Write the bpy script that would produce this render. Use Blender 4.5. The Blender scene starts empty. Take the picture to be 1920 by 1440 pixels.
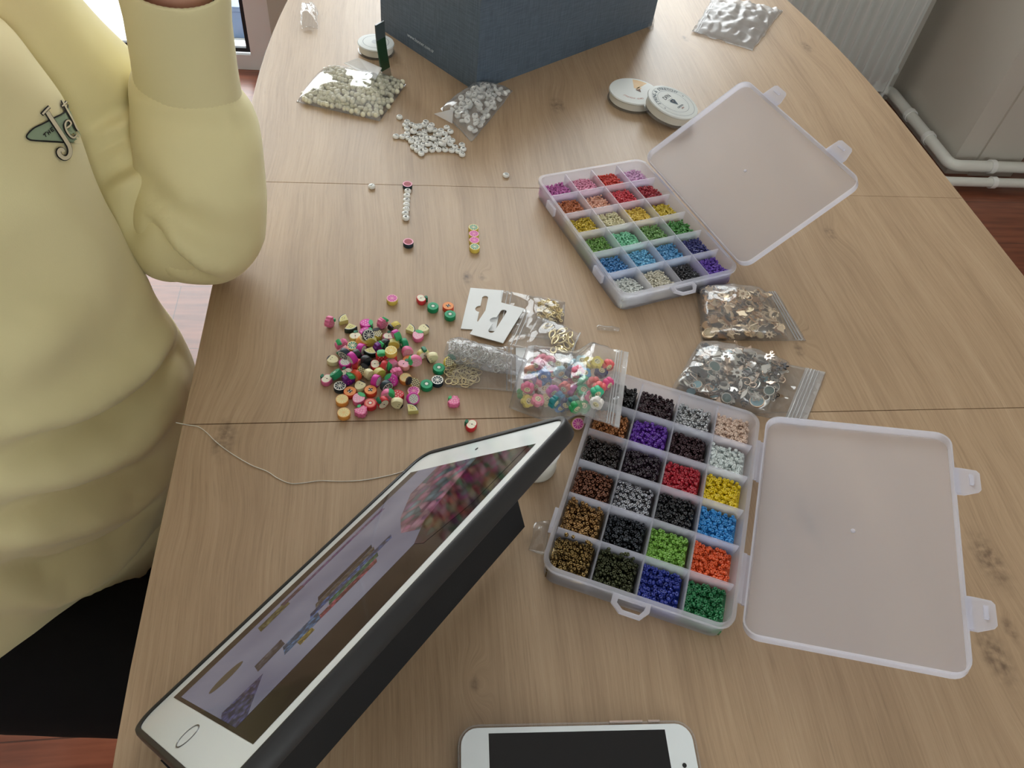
import bpy, bmesh, math, random
import numpy as np
from mathutils import Vector, Matrix, noise
from mathutils.bvhtree import BVHTree

random.seed(7)
rng = np.random.default_rng(7)
scene = bpy.context.scene
COL = scene.collection
PI = math.pi
TZ = 0.75                                    # height of the table top above the floor

# ------------------------------------------------------------------ camera
FPX = 1436.58
CAM = Vector((0.0, 0.0, TZ + 0.4716))
RV = Vector((0.98946, -0.10330, 0.10086)).normalized()
FV = Vector((0.14372, 0.63850, -0.75608)).normalized()
RV = (RV - FV * RV.dot(FV)).normalized()
UV = RV.cross(FV).normalized()
cam_data = bpy.data.cameras.new('camera')
cam_data.sensor_width = 36.0
cam_data.lens = FPX / 1920 * 36.0
cam_data.clip_start = 0.01
cam_ob = bpy.data.objects.new('camera', cam_data)
COL.objects.link(cam_ob)
m = Matrix((RV, UV, -FV)).transposed().to_4x4()
m.translation = CAM
cam_ob.matrix_world = m
scene.camera = cam_ob

# ------------------------------------------------------------------ light
scene.view_settings.view_transform = 'Standard'
scene.view_settings.look = 'None'
scene.view_settings.gamma = 1.0
scene.view_settings.use_curve_mapping = False
scene.view_settings.exposure = 0.06
scene.cycles.max_bounces = 8
scene.cycles.transparent_max_bounces = 24
scene.cycles.caustics_reflective = False
scene.cycles.caustics_refractive = False
scene.cycles.sample_clamp_indirect = 6.0
world = bpy.data.worlds.new('overcast_sky')
scene.world = world
world.use_nodes = True
bg = world.node_tree.nodes['Background']
bg.inputs[0].default_value = (0.98, 0.99, 1.0, 1)
bg.inputs[1].default_value = 8.0

WALL_Y = 2.28
DOOR = (-1.35, -0.43, 0.03, 2.15)            # x0, x1, z0, z1 of the glazed balcony door
WIN = (-0.22, 1.05, 0.95, 2.25)              # window above the radiator
def portal(x0, x1, z0, z1, y, side=1):
    ld = bpy.data.lights.new('daylight_portal', 'AREA')
    ld.shape = 'RECTANGLE'; ld.size = x1 - x0; ld.size_y = z1 - z0
    ld.cycles.is_portal = True
    o = bpy.data.objects.new('daylight_portal', ld)
    COL.objects.link(o)
    o.location = ((x0 + x1) / 2, y, (z0 + z1) / 2)
    o.rotation_euler = (-side * PI / 2, 0, 0)
portal(DOOR[0], DOOR[1], DOOR[2], DOOR[3], WALL_Y + 0.27)
portal(WIN[0], WIN[1], WIN[2], WIN[3], WALL_Y + 0.27)
FILL_WIN = (0.55, 1.55, 1.00, 2.10)              # unseen window added behind the camera as fill light
portal(FILL_WIN[0], FILL_WIN[1], FILL_WIN[2], FILL_WIN[3], -1.9 - 0.27, -1)

# ------------------------------------------------------------------ helpers
def P(u, v, h=0.0):
    """a point of the photograph set down on the level h above the table top"""
    d = RV * ((u - 960) / FPX) - UV * ((v - 720) / FPX) + FV
    t = (TZ + h - CAM.z) / d.z
    return CAM + d * t

def ray(u, v):
    return (RV * ((u - 960) / FPX) - UV * ((v - 720) / FPX) + FV).normalized()

def s2l(c):
    return tuple((x / 12.92 if x <= 0.04045 else ((x + 0.055) / 1.055) ** 2.4) for x in c)

def rgb(r, g, b):
    return s2l((r / 255, g / 255, b / 255)) + (1.0,)

def mat(name, col, rough=0.5, metal=0.0, spec=0.5, emit=None, bump=None, coat=0.0, sss=0.0, sheen=0.0, var=None):
    """principled material; bump = (scale, strength, distance), var = (scale, colour2) mottling"""
    ma = bpy.data.materials.new(name)
    ma.use_nodes = True
    nt = ma.node_tree
    b = nt.nodes['Principled BSDF']
    b.inputs['Base Color'].default_value = col
    b.inputs['Roughness'].default_value = rough
    b.inputs['Metallic'].default_value = metal
    b.inputs['Specular IOR Level'].default_value = spec
    b.inputs['Coat Weight'].default_value = coat
    b.inputs['Sheen Weight'].default_value = sheen
    if sss:
        b.inputs['Subsurface Weight'].default_value = sss
        b.inputs['Subsurface Radius'].default_value = (0.002, 0.0015, 0.001)
        b.inputs['Subsurface Scale'].default_value = 1.0
    if emit:
        b.inputs['Emission Color'].default_value = emit[0]
        b.inputs['Emission Strength'].default_value = emit[1]
    if bump or var:
        tc = nt.nodes.new('ShaderNodeTexCoord')
    if bump:
        n = nt.nodes.new('ShaderNodeTexNoise')
        n.inputs['Scale'].default_value = bump[0]
        n.inputs['Detail'].default_value = 3
        nt.links.new(tc.outputs['Object'], n.inputs['Vector'])
        bp = nt.nodes.new('ShaderNodeBump')
        bp.inputs['Strength'].default_value = bump[1]
        bp.inputs['Distance'].default_value = bump[2]
        nt.links.new(n.outputs['Fac'], bp.inputs['Height'])
        nt.links.new(bp.outputs['Normal'], b.inputs['Normal'])
    if var:
        n = nt.nodes.new('ShaderNodeTexNoise')
        n.inputs['Scale'].default_value = var[0]
        n.inputs['Detail'].default_value = 4
        nt.links.new(tc.outputs['Object'], n.inputs['Vector'])
        mx = nt.nodes.new('ShaderNodeMix'); mx.data_type = 'RGBA'
        mx.inputs[6].default_value = col; mx.inputs[7].default_value = var[1]
        nt.links.new(n.outputs['Fac'], mx.inputs[0])
        nt.links.new(mx.outputs[2], b.inputs['Base Color'])
    return ma

def gloss_factor(nt, f0, normal=None):
    """two-sided Schlick reflectance of a thin sheet"""
    lw = nt.nodes.new('ShaderNodeLayerWeight'); lw.inputs['Blend'].default_value = .5
    pw = nt.nodes.new('ShaderNodeMath'); pw.operation = 'POWER'; pw.inputs[1].default_value = 5
    ma_ = nt.nodes.new('ShaderNodeMath'); ma_.operation = 'MULTIPLY_ADD'; ma_.inputs[1].default_value = 1 - f0; ma_.inputs[2].default_value = f0
    nt.links.new(lw.outputs['Facing'], pw.inputs[0]); nt.links.new(pw.outputs[0], ma_.inputs[0])
    return lw, ma_

def film_mat(name, tint=(1, 1, 1, 1), haze=0.10, f0=0.07, rough=0.07, bump=(60, 0.25, 0.003)):
    """thin clear plastic film: see-through, with a Fresnel gloss and a little milky haze"""
    ma = bpy.data.materials.new(name); ma.use_nodes = True
    nt = ma.node_tree; nt.nodes.clear()
    out = nt.nodes.new('ShaderNodeOutputMaterial')
    tr = nt.nodes.new('ShaderNodeBsdfTransparent'); tr.inputs[0].default_value = tint
    gl = nt.nodes.new('ShaderNodeBsdfGlossy'); gl.inputs['Roughness'].default_value = rough
    df = nt.nodes.new('ShaderNodeBsdfDiffuse'); df.inputs[0].default_value = (0.97, 0.98, 1, 1)
    lw, fr = gloss_factor(nt, f0)
    m1 = nt.nodes.new('ShaderNodeMixShader'); m1.inputs[0].default_value = haze
    m2 = nt.nodes.new('ShaderNodeMixShader')
    tl = nt.nodes.new('ShaderNodeBsdfTranslucent'); tl.inputs[0].default_value = (0.97, 0.98, 1, 1)
    m0 = nt.nodes.new('ShaderNodeMixShader'); m0.inputs[0].default_value = .4
    nt.links.new(df.outputs[0], m0.inputs[1]); nt.links.new(tl.outputs[0], m0.inputs[2])
    nt.links.new(tr.outputs[0], m1.inputs[1]); nt.links.new(m0.outputs[0], m1.inputs[2])
    nt.links.new(fr.outputs[0], m2.inputs[0])
    nt.links.new(m1.outputs[0], m2.inputs[1]); nt.links.new(gl.outputs[0], m2.inputs[2])
    nt.links.new(m2.outputs[0], out.inputs[0])
    if bump:
        tc = nt.nodes.new('ShaderNodeTexCoord')
        n = nt.nodes.new('ShaderNodeTexNoise'); n.inputs['Scale'].default_value = bump[0]; n.inputs['Detail'].default_value = 2
        nt.links.new(tc.outputs['Object'], n.inputs['Vector'])
        bp = nt.nodes.new('ShaderNodeBump'); bp.inputs['Strength'].default_value = bump[1]; bp.inputs['Distance'].default_value = bump[2]
        nt.links.new(n.outputs['Fac'], bp.inputs['Height'])
        nt.links.new(bp.outputs[0], gl.inputs['Normal']); nt.links.new(bp.outputs[0], lw.inputs['Normal'])
    return ma

def frosted_mat(name, clear=0.70, col=(0.90, 0.905, 0.995, 1), rough=0.28):
    """milky polypropylene: part see-through, part scattering on both sides"""
    ma = bpy.data.materials.new(name); ma.use_nodes = True
    nt = ma.node_tree; nt.nodes.clear()
    out = nt.nodes.new('ShaderNodeOutputMaterial')
    tr = nt.nodes.new('ShaderNodeBsdfTransparent'); tr.inputs[0].default_value = (0.985, 0.985, 0.995, 1)
    df = nt.nodes.new('ShaderNodeBsdfDiffuse'); df.inputs[0].default_value = col
    tl = nt.nodes.new('ShaderNodeBsdfTranslucent'); tl.inputs[0].default_value = col
    gl = nt.nodes.new('ShaderNodeBsdfGlossy'); gl.inputs['Roughness'].default_value = rough
    lw, fr = gloss_factor(nt, .03)
    a = nt.nodes.new('ShaderNodeMixShader'); a.inputs[0].default_value = 0.55
    b = nt.nodes.new('ShaderNodeMixShader'); b.inputs[0].default_value = clear
    c = nt.nodes.new('ShaderNodeMixShader')
    nt.links.new(df.outputs[0], a.inputs[1]); nt.links.new(tl.outputs[0], a.inputs[2])
    nt.links.new(a.outputs[0], b.inputs[1]); nt.links.new(tr.outputs[0], b.inputs[2])
    nt.links.new(fr.outputs[0], c.inputs[0])
    nt.links.new(b.outputs[0], c.inputs[1]); nt.links.new(gl.outputs[0], c.inputs[2])
    nt.links.new(c.outputs[0], out.inputs[0])
    return ma

class MB:
    """collects vertices and faces; build() links them as ONE mesh object"""
    def __init__(self):
        self.v = []; self.f = []; self.mi = []; self.mats = []
    def slot(self, ma):
        if ma not in self.mats: self.mats.append(ma)
        return self.mats.index(ma)
    def add(self, vs, fs, ma, M=None):
        o = len(self.v)
        if M is not None: vs = [M @ Vector(p) for p in vs]
        self.v += [tuple(p) for p in vs]
        k = self.slot(ma)
        for f in fs:
            self.f.append(tuple(i + o for i in f)); self.mi.append(k)
        return self
    def box(self, c, s, ma, M=None):
        x, y, z = (q / 2 for q in s)
        vs = [(c[0] + i * x, c[1] + j * y, c[2] + k * z) for k in (-1, 1) for j in (-1, 1) for i in (-1, 1)]
        fs = [(0, 2, 3, 1), (4, 5, 7, 6), (0, 1, 5, 4), (2, 6, 7, 3), (0, 4, 6, 2), (1, 3, 7, 5)]
        return self.add(vs, fs, ma, M)
    def prism(self, pts, z0, z1, ma, M=None, cap=None, inset=0.0, hb=0.0):
        """outline extruded from z0 to z1, optional small rounded edge on top and bottom"""
        n = len(pts); cx = sum(p[0] for p in pts) / n; cy = sum(p[1] for p in pts) / n
        rings = []
        def ring(k, z):
            return [(cx + (p[0] - cx) * k, cy + (p[1] - cy) * k, z) for p in pts]
        if inset > 0:
            rings = [ring(1 - inset, z0), ring(1, z0 + hb), ring(1, z1 - hb), ring(1 - inset, z1)]
        else:
            rings = [ring(1, z0), ring(1, z1)]
        vs = [p for r in rings for p in r]
        fs = []
        for k in range(len(rings) - 1):
            for i in range(n):
                j = (i + 1) % n
                fs.append((k * n + i, k * n + j, (k + 1) * n + j, (k + 1) * n + i))
        self.add(vs, fs, ma, M)
        L = (len(rings) - 1) * n
        self.add([vs[i] for i in range(n)], [tuple(range(n - 1, -1, -1))], cap or ma, M)
        self.add([vs[L + i] for i in range(n)], [tuple(range(n))], cap or ma, M)
        return self
    def lathe(self, prof, n, ma, M=None, closed=False):
        vs = []; k = len(prof)
        for i in range(n):
            a = 2 * PI * i / n
            for r, z in prof: vs.append((r * math.cos(a), r * math.sin(a), z))
        fs = []
        for i in range(n):
            j = (i + 1) % n
            for q in range(k if closed else k - 1):
                w = (q + 1) % k
                fs.append((i * k + q, j * k + q, j * k + w, i * k + w))
        if not closed:
            if prof[0][0] > 1e-9: fs.append(tuple(i * k for i in range(n - 1, -1, -1)))
            if prof[-1][0] > 1e-9: fs.append(tuple(i * k + k - 1 for i in range(n)))
        return self.add(vs, fs, ma, M)
    def torus(self, R, r, nR, nr, ma, M=None):
        return self.lathe([(R + r * math.cos(2 * PI * k / nr), r * math.sin(2 * PI * k / nr)) for k in range(nr)], nR, ma, M, True)
    def sphere(self, c, r, nu, nv, ma, M=None, s=(1, 1, 1)):
        prof = [(max(r * math.sin(PI * k / nv), 0), -r * math.cos(PI * k / nv)) for k in range(nv + 1)]
        T = Matrix.Translation(c) @ Matrix.Diagonal((s[0], s[1], s[2], 1))
        return self.lathe(prof, nu, ma, (M @ T) if M is not None else T)
    def tube(self, path, r, n, ma, cap=True, M=None):
        path = [Vector(p) for p in path]
        vs = []; fs = []
        up = Vector((0, 0, 1)); prev = None
        for i, p in enumerate(path):
            d = (path[min(i + 1, len(path) - 1)] - path[max(i - 1, 0)]).normalized()
            if prev is None:
                a = up if abs(d.z) < 0.9 else Vector((1, 0, 0))
                x = d.cross(a).normalized()
            else:
                x = (prev - d * prev.dot(d)).normalized()
            prev = x; y = d.cross(x)
            rr = r(i / (len(path) - 1)) if callable(r) else r
            for k in range(n):
                a = 2 * PI * k / n
                vs.append(p + (x * math.cos(a) + y * math.sin(a)) * rr)
        for i in range(len(path) - 1):
            for k in range(n):
                q = (k + 1) % n
                fs.append((i * n + k, i * n + q, (i + 1) * n + q, (i + 1) * n + k))
        if cap:
            fs.append(tuple(range(n - 1, -1, -1))); L = (len(path) - 1) * n
            fs.append(tuple(L + k for k in range(n)))
        return self.add(vs, fs, ma, M)
    def data(self, name, smooth=None):
        me = bpy.data.meshes.new(name)
        me.from_pydata(self.v, [], self.f)
        for ma in self.mats: me.materials.append(ma)
        if len(self.mats) > 1: me.polygons.foreach_set('material_index', self.mi)
        me.update()
        if smooth is not None: shade(me, smooth)
        return me
    def build(self, name, parent=None, smooth=None, M=None, fix=True):
        me = self.data(name, smooth)
        if fix:
            bm = bmesh.new(); bm.from_mesh(me)
            bmesh.ops.recalc_face_normals(bm, faces=bm.faces); bm.to_mesh(me); bm.free()
        return inst(name, me, parent, M)

def shade(me, deg=40):
    me.polygons.foreach_set('use_smooth', [True] * len(me.polygons))
    if deg < 180: me.set_sharp_from_angle(angle=math.radians(deg))

def inst(name, me, parent=None, M=None):
    o = bpy.data.objects.new(name, me)
    COL.objects.link(o)
    if parent is not None: o.parent = parent
    if M is not None: o.matrix_basis = M
    return o

def empty(name, loc=(0, 0, 0), rz=0.0):
    o = bpy.data.objects.new(name, None)
    COL.objects.link(o)
    o.location = loc; o.rotation_euler = (0, 0, rz)
    o.empty_display_size = 0.02
    return o

def tag(o, label, cat, group=None):
    o['label'] = label; o['category'] = cat
    if group: o['group'] = group
    return o

def structure(o, label=None):
    o['kind'] = 'structure'
    if label: o['label'] = label
    return o

def TRS(loc, rx=0, ry=0, rz=0, s=1.0):
    return Matrix.Translation(loc) @ Matrix.Rotation(rz, 4, 'Z') @ Matrix.Rotation(ry, 4, 'Y') @ Matrix.Rotation(rx, 4, 'X') @ Matrix.Scale(s, 4)

def frame(o, x, y, z):
    """matrix with origin o and the given axes"""
    M = Matrix((x, y, z)).transposed().to_4x4(); M.translation = o
    return M

def rrect(w, l, r, n=5, cx=0, cy=0):
    pts = []
    for (sx, sy, a0) in ((1, 1, 0), (-1, 1, PI / 2), (-1, -1, PI), (1, -1, 1.5 * PI)):
        for k in range(n + 1):
            a = a0 + PI / 2 * k / n
            pts.append((cx + sx * (w / 2 - r) + r * math.cos(a), cy + sy * (l / 2 - r) + r * math.sin(a)))
    return pts

def fill_2d(polys, thick):
    """flat plate with holes: first outline filled, further ones cut out of it"""
    cu = bpy.data.curves.new('t', 'CURVE'); cu.dimensions = '2D'; cu.fill_mode = 'BOTH'; cu.extrude = thick / 2
    for poly in polys:
        sp = cu.splines.new('POLY'); sp.points.add(len(poly) - 1); sp.use_cyclic_u = True
        for p, q in zip(sp.points, poly): p.co = (q[0], q[1], 0, 1)
    return _curve_to(cu)

def text_2d(s, size, thick=0.0001, res=2):
    cu = bpy.data.curves.new('t', 'FONT'); cu.body = s; cu.size = size; cu.extrude = thick / 2
    cu.resolution_u = res; cu.align_x = 'CENTER'; cu.align_y = 'CENTER'
    return _curve_to(cu)

def _curve_to(cu):
    o = bpy.data.objects.new('t', cu); COL.objects.link(o)
    dg = bpy.context.evaluated_depsgraph_get()
    me = bpy.data.meshes.new_from_object(o.evaluated_get(dg))
    vs = [tuple(v.co) for v in me.vertices]; fs = [tuple(p.vertices) for p in me.polygons]
    bpy.data.objects.remove(o); bpy.data.curves.remove(cu); bpy.data.meshes.remove(me)
    return vs, fs

# ------------------------------------------------------------------ shared materials
WHITE = mat('white_plastic', rgb(236, 236, 232), 0.35)
BLACK = mat('black_print', rgb(22, 22, 24), 0.5)
CARD = mat('white_card', rgb(240, 243, 244), 0.35)
FILM = film_mat('clear_film')
MILKY = film_mat('milky_film', haze=0.42, rough=0.3, f0=.04, bump=None)
HAZY_FILM = film_mat('hazy_bag_film', haze=0.22, f0=.10, rough=.10)
PEARL_FILM = film_mat('pearl_bag_film', haze=0.10, f0=.16, rough=.06, bump=(25, .15, .003))
CHARM_FILM = film_mat('charm_bag_film', haze=0.17, f0=.09, rough=.10)
FROST = frosted_mat('frosted_plastic')
FROST_LID = frosted_mat('frosted_lid_plastic', clear=0.70)
FROST_RIM = frosted_mat('frosted_plastic_thick', clear=0.45)
GOLD = mat('pale_gold_metal', rgb(240, 224, 178), 0.36, 1.0)
ROSE = mat('rose_gold_metal', rgb(236, 214, 182), 0.40, 1.0)
STEEL = mat('silver_metal', rgb(222, 220, 214), 0.28, 1.0)
# ------------------------------------------------------------------ the room
def plaster(name, col):
    return mat(name, col, 0.85, 0, 0.2, bump=(90, 0.08, 0.002))
WALLC = plaster('wall_paint', rgb(202, 197, 186))
CEILC = plaster('ceiling_paint', rgb(240, 240, 236))
FRAMEC = mat('white_window_frame', rgb(240, 241, 243), 0.3)
GASKET = mat('black_gasket', rgb(25, 28, 34), 0.6)
GLASS = film_mat('window_glass', tint=(0.96, 0.98, 0.98, 1), haze=0.0, rough=0.0, bump=None)

def floor_material():
    ma = bpy.data.materials.new('red_brown_laminate'); ma.use_nodes = True
    nt = ma.node_tree; b = nt.nodes['Principled BSDF']
    tc = nt.nodes.new('ShaderNodeTexCoord')
    mp = nt.nodes.new('ShaderNodeMapping'); mp.inputs['Scale'].default_value = (2.0, 22.0, 1)
    nz = nt.nodes.new('ShaderNodeTexNoise'); nz.inputs['Scale'].default_value = 3.0; nz.inputs['Detail'].default_value = 6
    br = nt.nodes.new('ShaderNodeTexBrick'); br.offset = 0.4
    br.inputs['Scale'].default_value = 1.0; br.inputs['Brick Width'].default_value = 1.2; br.inputs['Row Height'].default_value = 0.19
    br.inputs['Mortar Size'].default_value = 0.0012
    br.inputs['Color1'].default_value = (1, 1, 1, 1); br.inputs['Color2'].default_value = (0.82, 0.82, 0.82, 1); br.inputs['Mortar'].default_value = (0.35, 0.35, 0.35, 1)
    cr = nt.nodes.new('ShaderNodeValToRGB')
    cr.color_ramp.elements[0].color = rgb(112, 58, 38); cr.color_ramp.elements[0].position = 0.3
    cr.color_ramp.elements[1].color = rgb(158, 92, 66); cr.color_ramp.elements[1].position = 0.75
    mx = nt.nodes.new('ShaderNodeMix'); mx.data_type = 'RGBA'; mx.blend_type = 'MULTIPLY'; mx.inputs[0].default_value = 1
    L = nt.links.new
    L(tc.outputs['Object'], mp.inputs[0]); L(mp.outputs[0], nz.inputs['Vector']); L(tc.outputs['Object'], br.inputs['Vector'])
    L(nz.outputs['Fac'], cr.inputs[0]); L(cr.outputs[0], mx.inputs[6]); L(br.outputs['Color'], mx.inputs[7]); L(mx.outputs[2], b.inputs['Base Color'])
    b.inputs['Roughness'].default_value = 0.32; b.inputs['Coat Weight'].default_value = 0.35; b.inputs['Coat Roughness'].default_value = 0.2
    return ma

X0, X1, Y0, Y1, ZC = -2.3, 2.6, -1.9, WALL_Y, 2.6
structure(MB().box(((X0 + X1) / 2, (Y0 + Y1 - .25) / 2, -0.05), (X1 - X0 + .6, Y1 - Y0 + .35, 0.1), floor_material()).build('floor'), 'glossy red-brown laminate floor')
structure(MB().box(((X0 + X1) / 2, (Y0 + Y1) / 2, ZC + .05), (X1 - X0 + .6, Y1 - Y0 + .6, 0.1), CEILC).build('ceiling'))
structure(MB().box((X0 - .1, (Y0 + Y1) / 2, ZC / 2), (.2, Y1 - Y0, ZC), CEILC).build('wall_left'))
structure(MB().box((X1 + .1, (Y0 + Y1) / 2, ZC / 2), (.2, Y1 - Y0, ZC), WALLC).build('wall_right'))
nb = MB()
for (a, c, z0, z1) in ((X0 - .2, FILL_WIN[0] - .07, 0, ZC), (FILL_WIN[1] + .07, X1 + .2, 0, ZC), (FILL_WIN[0] - .07, FILL_WIN[1] + .07, 0, FILL_WIN[2] - .07), (FILL_WIN[0] - .07, FILL_WIN[1] + .07, FILL_WIN[3] + .07, ZC)):
    nb.box(((a + c) / 2, Y0 - .1, (z0 + z1) / 2), (c - a, .2, z1 - z0), CEILC)
structure(nb.build('wall_near'))
wb = MB()
def wall_piece(x0, x1, z0, z1):
    wb.box(((x0 + x1) / 2, WALL_Y + .15, (z0 + z1) / 2), (x1 - x0, .3, z1 - z0), WALLC)
fx0, fx1 = DOOR[0] - .07, DOOR[1] + .07
gx0, gx1 = WIN[0] - .07, WIN[1] + .07
wall_piece(X0 - .2, fx0, 0, ZC); wall_piece(fx1, gx0, 0, ZC); wall_piece(gx1, X1 + .2, 0, ZC)
wall_piece(fx0, fx1, DOOR[3] + .07, ZC); wall_piece(gx0, gx1, 0, WIN[2] - .07); wall_piece(gx0, gx1, WIN[3] + .07, ZC)
structure(wb.build('wall_far'), 'plain beige far wall')

def glazed(name, x0, x1, z0, z1, y, mull=()):
    e = empty(name, ((x0 + x1) / 2, y, z0)); structure(e)
    def loc(b, n, parent=e):
        o = b.build(n, parent, None); o.matrix_parent_inverse = e.matrix_basis.inverted() if parent is e else Matrix(); return o
    t = .07
    b = MB()
    b.box((x0 - t / 2, y, (z0 + z1) / 2), (t, .09, z1 - z0 + 2 * t), FRAMEC); b.box((x1 + t / 2, y, (z0 + z1) / 2), (t, .09, z1 - z0 + 2 * t), FRAMEC)
    b.box(((x0 + x1) / 2, y, z0 - t / 2 + .02), (x1 - x0, .09, t - .01), FRAMEC); b.box(((x0 + x1) / 2, y, z1 + t / 2), (x1 - x0, .09, t), FRAMEC)
    for mx in mull: b.box((mx, y, (z0 + z1) / 2), (.09, .08, z1 - z0), FRAMEC)
    loc(b, 'window_frame')
    g = MB(); s = .012
    zz = z0 + .02
    g.box((x0 + s / 2, y - .03, (zz + z1) / 2), (s, .012, z1 - zz), GASKET); g.box((x1 - s / 2, y - .03, (zz + z1) / 2), (s, .012, z1 - zz), GASKET)
    g.box(((x0 + x1) / 2, y - .03, zz + s / 2), (x1 - x0 - 2 * s, .012, s), GASKET); g.box(((x0 + x1) / 2, y - .03, z1 - s / 2), (x1 - x0 - 2 * s, .012, s), GASKET)
    loc(g, 'gasket')
    xs = [x0] + list(mull) + [x1]
    for a, c in zip(xs[:-1], xs[1:]):
        loc(MB().box(((a + c) / 2, y + .01, (z0 + z1) / 2), (c - a - .002, .006, z1 - z0 - .002), GLASS), 'pane')
    return e
glazed('door_1', *DOOR, WALL_Y + .06)['label'] = 'white framed glazed balcony door behind the raised arm'
glazed('window_1', *WIN, WALL_Y + .12, mull=(0.415,))
glazed('fill_window', *FILL_WIN, Y0 - .10, mull=(1.05,))  # added opening out of view, brightens the near side
# balcony outside the glazed door
PALE = mat('pale_balcony_tile', rgb(232, 232, 228), 0.7, bump=(30, .1, .002))
structure(MB().box((0, WALL_Y + .93, -.075), (7, 1.74, .14), PALE).build('trim_1'), 'pale balcony floor outside the glazed door')
BLOCKC = mat('blue_grey_block', rgb(108, 128, 158), 0.6)
blk = empty('balcony_block', (-.50, WALL_Y + .30, -.005)); tag(blk, 'blue-grey block standing on the balcony outside the glazed door', 'block')
MB().prism(rrect(.26, .16, .012, 3), 0, .085, BLOCKC, None, None, .03, .004).build('body', blk, 40)
MB().prism(rrect(.27, .17, .012, 3), .0852, .10, BLOCKC, None, None, .03, .004).build('rim', blk, 40)

# pillar beside the radiator
pb = MB()
pb.box((1.765, 2.065, ZC / 2), (.22, .43, ZC), WALLC)
pb.box((1.802, 1.8485, ZC / 2), (.146, .012, ZC), WALLC)
structure(pb.build('wall_pillar'), 'beige square pillar beside the white radiator')

# radiator: pressed steel panel with vertical flutes
RADC = mat('radiator_enamel', rgb(214, 218, 214), 0.4)
rad = empty('radiator', (1.0, 2.17, .085))
tag(rad, 'white fluted panel radiator low on the far wall', 'radiator')
W = 1.10; Hh = .62; n = int(W / .0335)
vs = []; fs = []
for i in range(n * 8 + 1):
    x = -W / 2 + W * i / (n * 8)
    ph = (i % 8) / 8
    dpt = -.026 * (0.5 - 0.5 * math.cos(2 * PI * ph)) ** 1.5
    for (z, k) in ((0, 0), (.03, 0), (.05, 1), (Hh - .05, 1), (Hh - .03, 0), (Hh, 0)):
        vs.append((x, dpt * k, z))
for i in range(n * 8):
    for k in range(5):
        fs.append((i * 6 + k, (i + 1) * 6 + k, (i + 1) * 6 + k + 1, i * 6 + k + 1))
MB().add(vs, fs, RADC).build('front_panel', rad, 60)
MB().box((0, .035, Hh / 2), (W, .05, Hh - .01), RADC).build('body', rad)
MB().box((W / 2 + .004, .03, Hh / 2), (.008, .066, Hh + .004), RADC).build('side_cover', rad)
MB().box((-W / 2 - .004, .03, Hh / 2), (.008, .066, Hh + .004), RADC).build('side_cover', rad)
MB().box((0, .03, Hh + .004), (W, .06, .008), RADC).build('top_grille', rad)
vb = MB(); vb.lathe([(.0, 0), (.014, 0), (.014, .03), (.010, .034), (0, .034)], 14, RADC, TRS((W / 2 + .01, .045, .05), 0, PI / 2, 0)); vb.tube([(W / 2 + .03, .045, .05), (W / 2 + .03, .045, -.07)], .009, 10, RADC)
vb.build('valve', rad, 40)
MB().box((W / 2 + .02, .07, .14), (.03, .03, .03), RADC).build('wall_bracket', rad)

def pipe_path(pts, r, seg=6):
    out = [Vector(pts[0])]
    for i in range(1, len(pts) - 1):
        a, b, c = (Vector(p) for p in pts[i - 1:i + 2])
        p0 = b + (a - b).normalized() * r; p2 = b + (c - b).normalized() * r
        for k in range(seg + 1):
            t = k / seg
            out.append(p0.lerp(b, t).lerp(b.lerp(p2, t), t))
    out.append(Vector(pts[-1])); return out
PIPEC = mat('white_painted_pipe', rgb(222, 222, 214), 0.4)
def pipe(z, off, r, label):
    e = empty('heating_pipe', (1.6, 2.2, 0)); tag(e, label, 'pipe', 'heating pipes along the wall')
    pts = [(1.575, 2.235 - off, z), (1.618 - off, 2.235 - off, z), (1.618 - off, 1.805 - off, z), (2.5, 1.805 - off, z)]
    b = MB().tube(pipe_path(pts, .03), r, 14, PIPEC); o = b.build('tube', e, 60); o.matrix_parent_inverse = e.matrix_basis.inverted()
    for x, y, ax in ((1.618 - off, 2.08, 0), (1.618 - off, 1.95, 0), (1.75, 1.805 - off, 1), (1.92, 1.805 - off, 1)):
        M = TRS((x, y, z), PI / 2, 0, PI / 2 if ax else 0)
        c = MB().lathe([(r + .0005, -.008), (r + .004, -.008), (r + .004, .008), (r + .0005, .008)], 16, WHITE, M, True)
        o = c.build('clip', e, 40); o.matrix_parent_inverse = e.matrix_basis.inverted()
pipe(.058, 0.0, .0165, 'upper white heating pipe running round the pillar')
pipe(.030, 0.040, .0135, 'lower white heating pipe running round the pillar near the floor')

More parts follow.
